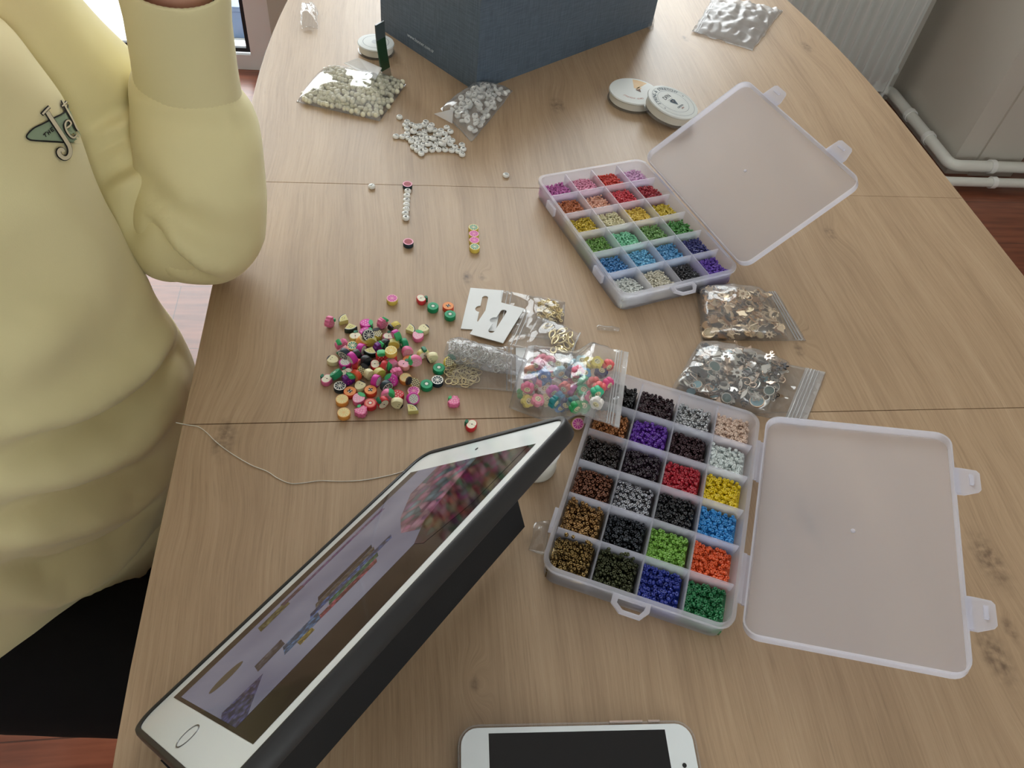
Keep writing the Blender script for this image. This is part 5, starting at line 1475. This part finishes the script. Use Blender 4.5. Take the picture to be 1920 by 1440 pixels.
g1 = charm_meshes(ROSE, mat('pale_disc', rgb(210, 190, 150), .35, .6)); g2 = charm_meshes(mat('brown_gold_metal', rgb(196, 156, 112), .34, 1.0), DARKE)
charm_bag(e, bG, [g1, g1, g2], 190, 'gold-toned', 'the zip bag below the rainbow box', 'gold charms in the zip bag', .80, 3)
e = bag_root('clear zip bag of silver and mixed metal charms behind the near bead box')
bS = Bag([(1308, 645), (1549, 699), (1509, 803), (1256, 738)], .021, -.03, .72, .40, seed=12, crinkle=.0012); bS.mesh('film', e, CHARM_FILM, 44, 28)
bS.panel('zip_band', e, ZIP, .84, .99, .01, .99, .8); bS.strip('zip_track', e, ZIP, (.86, .885, .91, .94), .0006)
s1_ = charm_meshes(STEEL, TEAL); s2_ = charm_meshes(PALE_ROSE, BLUEE); s3_ = charm_meshes(DARKE, STEEL)
charm_bag(e, bS, [s1_, s2_, s3_, s1_, s2_], 200, 'silvery', 'the zip bag behind the near box', 'silver charms in the zip bag', .69, 5)
random.seed(21)

# ------------------------------------------------------------------ empty bags and scraps of film
e = bag_root('empty crumpled milky zip bag at the far right of the table')
bE = Bag([(1336, -4), (1468, 20), (1412, 96), (1297, 62)], .011, p=.6, seed=14, crinkle=.0030); bE.mesh('film', e, MILKY, 40, 30)
bE.strip('zip_track', e, ZIP, (.05, .08), .0006)
def scrap(corners, h, label, cr, seed):
    b = Bag(corners, h, p=.5, seed=seed, crinkle=cr); o = b.mesh('film_scrap', None, FILM, 18, 14); tag(o, label, 'plastic scrap', 'scraps of clear film')
scrap([(566, 10), (594, 12), (598, 58), (564, 56)], .012, 'small crumpled piece of clear film at the far left of the table', .0045, 15)
scrap([(1006, 984), (1030, 976), (1022, 1040), (988, 1033)], .006, 'crumpled clear film scrap left of the near bead box', .0030, 16)
scrap([(1118, 611), (1162, 616), (1160, 622), (1120, 619)], .002, 'thin clear film sliver below the rainbow bead box', .0010, 17)
scrap([(1211, 38), (1226, 38), (1225, 55), (1212, 54)], .007, 'tiny crumpled film scrap at the right foot of the blue box', .0030, 18)

# loose thread
th_px = [(330, 793), (350, 797), (372, 801), (388, 812), (404, 828), (430, 848), (470, 872), (500, 884), (522, 898), (545, 907), (570, 906), (600, 902), (640, 903), (680, 901), (715, 895), (745, 888), (765, 880)]
pts = [P(u, v) + Vector((0, 0, .0004)) for u, v in th_px]
sm = []
for i in range(len(pts) - 1):
    a, b_, c, d = pts[max(i - 1, 0)], pts[i], pts[i + 1], pts[min(i + 2, len(pts) - 1)]
    for k in range(5):
        t = k / 5; sm.append(.5 * ((2 * b_) + (c - a) * t + (2 * a - 5 * b_ + 4 * c - d) * t * t + (3 * b_ - a - 3 * c + d) * t ** 3))
sm.append(pts[-1])
tag(MB().tube(sm, .00032, 6, mat('elastic_thread', rgb(235, 232, 222), .35)).build('elastic_thread', None, 60), 'thin white elastic thread curling across the table to the tablet', 'thread')
# ------------------------------------------------------------------ the person at the left side of the table
def remeshed(parts, voxel, smooth):
    me = parts.data('t')
    o = inst('t', me)
    m1 = o.modifiers.new('r', 'REMESH'); m1.mode = 'VOXEL'; m1.voxel_size = voxel
    m2 = o.modifiers.new('s', 'SMOOTH'); m2.factor = .5; m2.iterations = smooth
    dg = bpy.context.evaluated_depsgraph_get(); dg.update()
    out = bpy.data.meshes.new_from_object(o.evaluated_get(dg))
    bpy.data.objects.remove(o); bpy.data.meshes.remove(me)
    return out
def ell_ring(c, a, b, z, n=40, ex=2.3, rot=0.0):
    out = []
    for k in range(n):
        t = 2 * PI * k / n; cs, sn = math.cos(t), math.sin(t)
        x = a * math.copysign(abs(cs) ** (2 / ex), cs); y = b * math.copysign(abs(sn) ** (2 / ex), sn)
        out.append((c[0] + x * math.cos(rot) - y * math.sin(rot), c[1] + x * math.sin(rot) + y * math.cos(rot), TZ + z))
    return out
def limb(b, pts, rs, ma, n=20, seg=8):
    path = []; rad = []
    for i in range(len(pts) - 1):
        for k in range(seg):
            t = k / seg; path.append(Vector(pts[i]).lerp(Vector(pts[i + 1]), t)); rad.append(rs[i] + (rs[i + 1] - rs[i]) * t)
    path.append(Vector(pts[-1])); rad.append(rs[-1])
    for p, r in ((path[0], rad[0]), (path[-1], rad[-1])): b.sphere(p, r, 18, 12, ma)
    for i in range(1, len(pts) - 1): b.sphere(pts[i], rs[i], 18, 12, ma)
    return b.tube(path, lambda t: rad[min(int(round(t * (len(path) - 1))), len(path) - 1)], n, ma)
def V(x, y, z): return Vector((x, y, TZ + z))
FLEECE = mat('yellow_sweatshirt_fleece', rgb(234, 223, 172), .92, spec=.15, sheen=.25, bump=(1400, .12, .0006))
RIB = mat('yellow_rib_knit', rgb(232, 222, 174), .92, spec=.15, sheen=.2, bump=(1500, .12, .0005))
SKIN = mat('skin', rgb(214, 166, 146), .5, sss=.15)
TROUS = mat('black_trousers', rgb(16, 15, 17), .9, spec=.2, bump=(900, .1, .0005))
HAIR = mat('dark_brown_hair', rgb(52, 36, 28), .5, bump=(160, .6, .004))

SH_L = V(-.278, .562, .200); EL = V(-.162, .528, .0575); WR = V(-.138, .527, .258)
SH_R = V(-.470, .290, .215); ER = V(-.560, .190, .000); HR = V(-.490, .170, -.170)
# torso of the sweatshirt
tb = MB()
ROT = -PI / 4
rows = [(-.250, -.378, .405, .100, .164), (-.235, -.377, .406, .105, .171), (-.20, -.372, .408, .110, .184), (-.16, -.366, .410, .115, .196), (-.10, -.358, .408, .119, .200), (-.05, -.354, .405, .120, .194), (.0, -.352, .402, .116, .180), (.06, -.351, .401, .114, .172),
        (.12, -.353, .400, .112, .168), (.18, -.357, .398, .106, .170), (.225, -.360, .398, .094, .166), (.262, -.358, .398, .074, .130), (.285, -.356, .398, .060, .072)]
loft(tb, [ell_ring((cx, cy), a, b_, z, 44, 2.35, ROT) for z, cx, cy, a, b_ in rows], FLEECE)
sl = MB()
limb(sl, [SH_L, V(-.240, .592, .118), V(-.198, .540, .060), V(-.180, .524, .054)], [.058, .056, .049, .044], FLEECE)
sf = MB()
limb(sf, [EL, V(-.154, .545, .100), V(-.152, .555, .128), V(-.155, .559, .150)], [.0525, .0475, .0465, .0395], FLEECE)
sr = MB()
limb(sr, [SH_R, SH_R.lerp(ER, .5), ER], [.072, .060, .052], FLEECE)
limb(sr, [ER, ER.lerp(HR, .5), HR], [.050, .045, .038], FLEECE)
# folds: ridges (+) and grooves (-) drawn on the cloth
FOLDS = [
 ([(0, 846), (120, 820), (222, 787), (280, 730), (326, 680), (352, 655)], -.013, .016), ([(0, 800), (150, 765), (260, 700), (330, 610)], .011, .022),
 ([(0, 905), (140, 880), (250, 835), (330, 760)], .010, .020), ([(0, 965), (100, 945), (200, 915), (300, 865)], -.010, .014), ([(0, 1010), (110, 990), (230, 950), (310, 900)], .009, .018),
 ([(0, 1074), (98, 1067), (215, 1009), (290, 950)], -.010, .014), ([(0, 1120), (100, 1110), (200, 1060), (270, 1010)], .010, .020),
 ([(0, 700), (90, 640), (200, 560)], .006, .030), ([(0, 480), (120, 520), (230, 600)], -.005, .030), ([(20, 330), (120, 420), (210, 520)], .005, .03),
 ([(100, 20), (140, 130), (172, 230)], -.006, .010), ([(60, 0), (110, 130), (150, 240)], .005, .014),
 ([(190, 232), (240, 205), (280, 178)], -.0045, .006), ([(178, 262), (230, 232), (278, 206)], .004, .007), ([(190, 282), (240, 255), (280, 232)], -.0045, .006), ([(200, 335), (240, 312), (280, 290)], -.006, .007), ([(205, 360), (245, 340), (280, 318)], .006, .010), ([(240, 440), (262, 400), (278, 370)], -.005, .008),
 ([(285, 425), (310, 470), (350, 505), (390, 525)], -.011, .008), ([(300, 415), (340, 465), (390, 495), (440, 505)], .007, .012), ([(285, 340), (320, 400), (380, 440), (460, 455)], -.004, .014), ([(290, 300), (350, 360), (420, 385), (485, 390)], .0035, .016), ([(300, 215), (370, 250), (440, 250), (480, 225)], -.003, .012), ([(262, 190), (330, 205), (400, 200), (455, 170)], .003, .008),
]
def cloth(parts, voxel, smooth, folds, name, gain=1.0, tight=1.0):
    me = remeshed(parts, voxel, smooth)
    nv = len(me.vertices); co = np.empty(nv * 3); me.vertices.foreach_get('co', co); co = co.reshape(-1, 3)
    no = np.empty(nv * 3); me.vertex_normals.foreach_get('vector', no); no = no.reshape(-1, 3)
    tree = BVHTree.FromPolygons([tuple(p) for p in co], [tuple(p.vertices) for p in me.polygons])
    disp = np.zeros(nv)
    for line, amp, w_ in folds:
        amp *= gain; w_ *= tight; pts = []
        for (a, b_) in zip(line[:-1], line[1:]):
            for k in range(8):
                t = k / 8; h = tree.ray_cast(CAM, ray(a[0] + (b_[0] - a[0]) * t, a[1] + (b_[1] - a[1]) * t))[0]
                if h: pts.append(tuple(h))
        if len(pts) < 2: continue
        q = np.array(pts); d2 = ((co[:, None, :] - q[None]) ** 2).sum(-1)
        i = d2.argmin(1); d = d2[np.arange(nv), i]
        disp += amp * np.exp(-d / w_ ** 2) * np.sin(PI * np.clip((i + 1.5) / (len(q) + 2), 0.05, .95)) ** .5
    wob = np.array([noise.noise(Vector(p) * 9) * .005 + noise.noise(Vector(p) * 18) * .003 + noise.noise(Vector(p) * 38) * .0010 for p in co])
    me.vertices.foreach_set('co', (co + no * (disp + wob)[:, None]).ravel()); me.update()
    o = inst('t', me); md = o.modifiers.new('s', 'SMOOTH'); md.factor = .5; md.iterations = 2
    dg = bpy.context.evaluated_depsgraph_get(); dg.update(); out = bpy.data.meshes.new_from_object(o.evaluated_get(dg)); bpy.data.objects.remove(o)
    out.name = name; out.materials.clear(); out.materials.append(FLEECE); shade(out, 180)
    return out
sw2 = cloth(tb, .0055, 7, FOLDS[:12], 'sweatshirt', 1.5, .8)
sleeve_l = cloth(sl, .0045, 7, FOLDS[12:18], 'sleeve', 1.5); sleeve_f = cloth(sf, .0045, 7, FOLDS[18:], 'sleeve', 1.5, .9)
jb = bmesh.new(); jb.from_mesh(sleeve_l); jb.from_mesh(sleeve_f); jb.to_mesh(sleeve_l); jb.free(); sleeve_r = cloth(sr, .0065, 6, [], 'sleeve')

# body: one continuous figure (head, neck, trunk, arms with hands, legs with feet)
bb = MB()
HC = V(-.266, .425, .448)
look = Vector((.78, .10, -.35)).normalized()
hx = look; hz = (Vector((.10, .16, 1)) - hx * Vector((.10, .16, 1)).dot(hx)).normalized(); hy = hz.cross(hx)
HM = frame(HC, hx, hy, hz)
bb.sphere((0, 0, .018), .078, 28, 20, SKIN, HM, (1.14, .93, 1.12)); bb.sphere((.022, 0, -.045), .058, 24, 16, SKIN, HM, (1.0, .95, 1.15))
bb.sphere((.062, 0, -.088), .022, 16, 12, SKIN, HM, (1, 1.2, .8))
bb.tube([HM @ Vector((.083, 0, .018)), HM @ Vector((.098, 0, -.008)), HM @ Vector((.108, 0, -.026))], lambda t: .006 + .008 * t, 12, SKIN); bb.sphere((.102, 0, -.030), .013, 14, 10, SKIN, HM, (.9, 1.2, .8))
for s in (-1, 1):
    bb.sphere((.079, s * .033, .026), .017, 14, 10, SKIN, HM, (.6, 1.2, .5)); bb.sphere((.064, s * .040, -.020), .024, 14, 10, SKIN, HM)
    bb.sphere((-.006, s * .076, -.002), .026, 14, 10, SKIN, HM, (.55, .35, 1.05))
bb.sphere((.088, 0, -.056), .017, 14, 10, SKIN, HM, (.6, 1.3, .35)); bb.sphere((.086, 0, -.066), .016, 14, 10, SKIN, HM, (.6, 1.15, .4))
limb(bb, [V(-.360, .395, .25), HM @ Vector((-.022, 0, -.070))], [.050, .046], SKIN)
limb(bb, [V(-.375, .41, -.26), V(-.36, .405, -.05), V(-.357, .40, .12), V(-.362, .395, .20)], [.078, .085, .085, .072], SKIN)
limb(bb, [V(-.300, .510, .19), V(-.240, .588, .118), EL, V(-.155, .560, .135), WR], [.040, .038, .033, .025, .022], SKIN); limb(bb, [SH_R, ER, HR], [.046, .036, .026], SKIN)
limb(bb, [V(-.36, .335, -.300), V(.02, .27, -.290), V(.04, .27, -.66)], [.060, .050, .034], SKIN); limb(bb, [V(-.36, .460, -.300), V(.02, .46, -.290), V(.03, .47, -.66)], [.060, .050, .034], SKIN)
def hand(b, wrist, d, palm_n, curl, s=1.0):
    """palm and five separate bent fingers; d = wrist to knuckles, palm_n = the way the palm looks"""
    d = d.normalized(); nn = (palm_n - d * palm_n.dot(d)).normalized(); side = d.cross(nn)
    for k in range(4):
        t = (k - 1.5) * .0185
        b.tube([wrist + d * .005 + side * t * .6, wrist + d * .045 + side * t * .9, wrist + d * .088 + side * t], lambda q: .0145 - .003 * q, 12, SKIN)
    for k, L in enumerate((.062, .070, .076, .068)):
        t = (k - 1.5) * .0195; p = wrist + d * .086 + side * t; a = .15 + .05 * k; pts = [p]
        for q, f in enumerate((.46, .30, .24)):
            a += curl * (.75 if q else .5); pts.append(pts[-1] + (d * math.cos(a) + nn * math.sin(a)) * L * f)
        b.tube(pts, lambda q: .0092 - .0022 * q, 10, SKIN); b.sphere(pts[-1], .0070, 10, 8, SKIN)
    p = wrist + d * .022 + side * .026; pts = [p, p + (side * .75 + d * .75 + nn * .25) * .034, p + (side * .75 + d * .75 + nn * .25) * .034 + (d * .9 + side * .25 + nn * .35) * .030, p + (side * .75 + d * .75 + nn * .25) * .034 + (d * .9 + side * .25 + nn * .35) * .052]
    b.tube(pts, lambda q: .0125 - .004 * q, 10, SKIN); b.sphere(pts[-1], .0085, 10, 8, SKIN)
cheek = HM @ Vector((.035, .075, -.05))
hand(bb, WR, cheek - WR + Vector((.03, .0, -.01)), Vector((-.6, -.5, .1)), .42)
hand(bb, HR, Vector((.7, .15, -.30)), Vector((0, .1, -1)), .3)
for (kx, ky) in ((.04, .27), (.03, .47)):
    limb(bb, [V(kx, ky, -.69), V(kx + .10, ky, -.725)], [.034, .022], SKIN)
body = remeshed(bb, .0042, 4); body.name = 'person'; body.materials.clear(); body.materials.append(SKIN); shade(body, 180)
person = inst('person', body)
tag(person, 'person in pale yellow sweatshirt sitting at the table, left elbow on it', 'person')
shirt = inst('sweatshirt', sw2, person); shirt['label'] = 'pale yellow fleece sweatshirt'
inst('sleeve', sleeve_l, shirt); inst('sleeve', sleeve_r, shirt)
# eyes, brows, lips, hair
for s in (-1, 1):
    MB().sphere((.0765, s * .031, .012), .0110, 16, 12, mat('eye_white', rgb(235, 232, 228), .2), HM).build('eye', person, 179)
    MB().sphere((.0838, s * .031, .0115), .0050, 12, 8, mat('iris', rgb(58, 40, 30), .2), HM).build('iris', person, 179)
    MB().tube([HM @ Vector((.086, s * .016, .036)), HM @ Vector((.088, s * .032, .041)), HM @ Vector((.078, s * .050, .036))], .0032, 8, HAIR).build('eyebrow', person, 60)
MB().sphere((.094, 0, -.0605), .014, 14, 8, mat('lips', rgb(190, 112, 104), .4), HM, (.45, 1.5, .5)).build('lips', person, 179)
hb = MB(); hb.sphere((-.016, 0, .030), .088, 28, 20, HAIR, HM, (1.10, .98, 1.12)); hb.sphere((-.070, 0, -.070), .062, 22, 16, HAIR, HM, (.8, 1.25, 1.7))
for s in (-1, 1): hb.tube([HM @ Vector((.010, s * .080, .060)), HM @ Vector((-.012, s * .094, -.010)), HM @ Vector((-.030, s * .090, -.100))], lambda t: .018 + .012 * t, 12, HAIR)
hair = remeshed(hb, .006, 4); hair.materials.clear(); hair.materials.append(HAIR); shade(hair, 180)
# keep the face free of hair
bmh = bmesh.new(); bmh.from_mesh(hair); HI = HM.inverted()
kill = [v for v in bmh.verts if (lambda q: q.x > .048 and q.z < .075 and abs(q.y) < .075)(HI @ v.co)]
bmesh.ops.delete(bmh, geom=kill, context='VERTS'); bmh.to_mesh(hair); bmh.free()
inst('hair', hair, person)
# cuff: ribbed tube round the wrist
def rib_tube(rows, n, ma, amp, name, parent, ribs):
    vs = []; fs = []
    for c, x, y, a, b_ in rows:
        for k in range(n):
            t = 2 * PI * k / n; m_ = 1 + amp * (1 if k % 2 else -1) / max(a, b_)
            vs.append(c + x * (a * math.cos(t) * m_) + y * (b_ * math.sin(t) * m_))
    for i in range(len(rows) - 1):
        for k in range(n):
            q = (k + 1) % n; fs.append((i * n + k, i * n + q, (i + 1) * n + q, (i + 1) * n + k))
    return MB().add(vs, fs, ma).build(name, parent, 179)
c0, c1 = V(-.1545, .559, .148), V(-.139, .527, .252)
ax = (c1 - c0).normalized(); xx = Vector((1, 0, 0)); xx = (xx - ax * xx.dot(ax)).normalized(); yy = ax.cross(xx)
rows = [(c0.lerp(c1, t), xx, yy, r, r * .92) for t, r in ((-.10, .034), (0, .0385), (.08, .0372), (.35, .0352), (.7, .0338), (.95, .0345), (1.0, .0345), (1.02, .0335), (.98, .0318), (.6, .031))]
rib_tube(rows, 120, RIB, .0002, 'cuff', shirt, 60)
er = (HR - ER).normalized(); xr = er.cross(Vector((0, 0, 1))).normalized(); yr = er.cross(xr)
rib_tube([(HR + er * d, xr, yr, r, r) for d, r in ((-.01, .036), (.03, .034), (.055, .034), (.055, .031), (.02, .030))], 100, RIB, .0004, 'cuff', shirt, 50)
# waistband
wr = []
for z, k in ((-.226, 1.0), (-.231, 1.05), (-.240, 1.075), (-.255, 1.08), (-.270, 1.07), (-.275, 1.05), (-.270, 1.02), (-.235, 1.0)):
    wr.append((V(-.378, .405, z), Vector((math.cos(ROT), math.sin(ROT), 0)), Vector((-math.sin(ROT), math.cos(ROT), 0)), .103 * k, .168 * k))
rib_tube(wr, 260, RIB, .0007, 'waistband', shirt, 130)
rib_tube([(V(-.357, .396, z), Vector((1, 0, 0)), Vector((0, 1, 0)), a, a * 1.12) for z, a in ((.272, .064), (.290, .060), (.302, .058), (.304, .055), (.285, .054))], 120, RIB, .0004, 'collar', shirt, 60)
# chest print, draped on the cloth
tree2 = BVHTree.FromPolygons([tuple(v.co) for v in sw2.vertices], [tuple(p.vertices) for p in sw2.polygons])
PGREEN = mat('print_sage_green', rgb(146, 166, 138), .8); PBLK = mat('print_black', rgb(30, 30, 28), .8); PCRM = mat('print_cream', rgb(222, 212, 184), .8)
pr = MB()
def drape(pts, off, ma, sub=3):
    vs, fs = fill_2d([[(x, -y) for x, y in pts]], 0.0)
    bm2 = bmesh.new(); bv = [bm2.verts.new(v) for v in vs]
    for f in fs:
        try: bm2.faces.new([bv[i] for i in f])
        except ValueError: pass
    bmesh.ops.remove_doubles(bm2, verts=bm2.verts, dist=.01)
    bmesh.ops.triangulate(bm2, faces=bm2.faces)
    bmesh.ops.subdivide_edges(bm2, edges=bm2.edges, cuts=sub, use_grid_fill=True)
    out = []; ok = True; idx = {}
    for v in bm2.verts:
        h = tree2.ray_cast(CAM, ray(v.co.x, -v.co.y)); idx[v] = len(out)
        out.append((h[0] + h[1] * off) if h[0] else None)
    F = [tuple(idx[v] for v in f.verts) for f in bm2.faces if all(out[idx[v]] is not None for v in f.verts)]
    good = [o for o in out if o is not None]
    if not good: return
    mid = good[0]
    F = [f for f in F if max((out[f[i]] - out[f[i - 1]]).length for i in range(3)) < .02]
    pr.add([o if o is not None else mid for o in out], F, ma); bm2.free()
def stroke(pts, w_, off, ma):
    P0 = [Vector(p) for p in pts]; P2 = []; L = []; R = []
    for i in range(len(P0) - 1):
        a, b_, c, d = P0[max(i - 1, 0)], P0[i], P0[i + 1], P0[min(i + 2, len(P0) - 1)]
        for k in range(4 if len(P0) > 2 else 1):
            t = k / 4; P2.append(.5 * ((2 * b_) + (c - a) * t + (2 * a - 5 * b_ + 4 * c - d) * t * t + (3 * b_ - a - 3 * c + d) * t ** 3))
    P2.append(P0[-1])
    for i, p in enumerate(P2):
        d = (P2[min(i + 1, len(P2) - 1)] - P2[max(i - 1, 0)]).normalized(); n_ = Vector((-d.y, d.x)); L.append(p + n_ * w_ / 2); R.append(p - n_ * w_ / 2)
    drape([tuple(p) for p in L] + [tuple(p) for p in R[::-1]], off, ma, 1)
def pxp(l): return [(x / 6.4, 140 + y / 6.4) for x, y in l]
delta = pxp([(305, 748), (330, 700), (400, 640), (500, 590), (640, 520), (760, 455), (810, 400), (850, 440), (1015, 822), (700, 812), (400, 795), (325, 780)])
drape(delta, .0007, PGREEN, 4)
stroke(pxp([(1012, 822), (850, 820), (700, 812), (400, 795), (330, 780), (302, 748), (330, 700), (400, 640), (500, 592), (640, 520), (740, 468), (790, 410), (795, 360)]), 3.0, .0010, PBLK)
J = pxp([(540, 455), (580, 520), (640, 610), (700, 700), (760, 790), (800, 860), (812, 920), (800, 970), (770, 1000), (730, 1000), (690, 970), (675, 930), (690, 905), (715, 905), (730, 925)])
stroke(J, 10.4, .0013, PBLK); stroke(pxp([(478, 488), (520, 440), (572, 392)]), 7.5, .0013, PBLK)
stroke(J, 7.2, .0017, PCRM); stroke(pxp([(484, 484), (520, 444), (566, 398)]), 3.6, .0017, PCRM)
e_ = pxp([(765, 650), (800, 625), (822, 590), (800, 560), (770, 565), (752, 610), (770, 680), (810, 735), (850, 758), (878, 742), (888, 725)])
stroke(e_, 5.6, .0013, PBLK); stroke(e_, 3.2, .0017, PCRM)
t_ = pxp([(715, 312), (750, 380), (800, 470), (850, 560), (885, 640), (910, 672)])
stroke(t_, 5.4, .0013, PBLK); stroke(pxp([(712, 395), (745, 365), (778, 330)]), 6.0, .0013, PBLK); stroke(t_, 3.0, .0017, PCRM); stroke(pxp([(716, 391), (745, 365), (774, 334)]), 2.8, .0017, PCRM)
for seg_ in ([(500, 728), (540, 690)], [(518, 712), (536, 752)], [(548, 690), (572, 728)], [(566, 672), (590, 708)], [(558, 708), (584, 690)], [(585, 655), (610, 690)], [(585, 655), (612, 635)], [(597, 672), (618, 655)], [(610, 690), (630, 668)]):
    stroke(pxp(seg_), 1.8, .0011, PBLK)
pr.build('chest_print', shirt, None, None, False)['label'] = 'sage green wing-shaped print with cream lettering'
# trousers and shoes
tr = MB()
limb(tr, [V(-.36, .325, -.300), V(.03, .27, -.290), V(.045, .27, -.66)], [.076, .066, .055], TROUS); limb(tr, [V(-.36, .460, -.300), V(.03, .46, -.290), V(.035, .47, -.66)], [.076, .066, .055], TROUS)
tr.sphere(V(-.38, .398, -.21), .12, 24, 16, TROUS, None, (1, 1.25, .85)) if False else None
loft(tr, [ell_ring((-.378, .405), a, b_, z, 36, 2.4, ROT) for z, a, b_ in ((-.372, .085, .13), (-.34, .098, .150), (-.28, .098, .152), (-.22, .085, .14))], TROUS)
trm = remeshed(tr, .0065, 6); trm.materials.clear(); trm.materials.append(TROUS); shade(trm, 180)
inst('trousers', trm, person)
SHOE = mat('white_trainer', rgb(228, 226, 222), .6)
for (kx, ky) in ((.045, .27), (.035, .47)):
    s_ = MB(); s_.sphere(V(kx + .02, ky, -.705), .045, 18, 12, SHOE, None, (1, 1, 1)) if False else None
    loft(s_, [[(x + kx + .045, y + ky, z) for x, y in rrect(l, w_, .040, 6)] for z, l, w_ in ((.002, .255, .086), (.020, .262, .092), (.045, .240, .084), (.075, .170, .078), (.100, .110, .074))], SHOE)
    s_.build('shoe', person, 60)
# chair under the person
CH = mat('beech_chair_wood', rgb(176, 140, 100), .5, var=(30, rgb(160, 122, 84)))
chair = empty('dining_chair', (-.42, .415, 0)); tag(chair, 'wooden dining chair the person sits on, hidden under them', 'chair')
MB().prism(rrect(.38, .27, .04, 5), .350, .373, CH, None, None, .03, .004).build('seat', chair, 40)
for sx in (-1, 1):
    for sy in (-1, 1):
        MB().tube([(sx * .15, sy * .105, .350), (sx * .17, sy * .115, 0)], lambda t: .016 - .004 * t, 12, CH).build('leg', chair, 40)
for sy in (-1, 1): MB().tube([(-.185, sy * .11, .355), (-.235, sy * .115, .80)], .013, 12, CH).build('back_post', chair, 40)
MB().box((-.228, 0, .74), (.016, .25, .10), CH, ).build('backrest', chair)
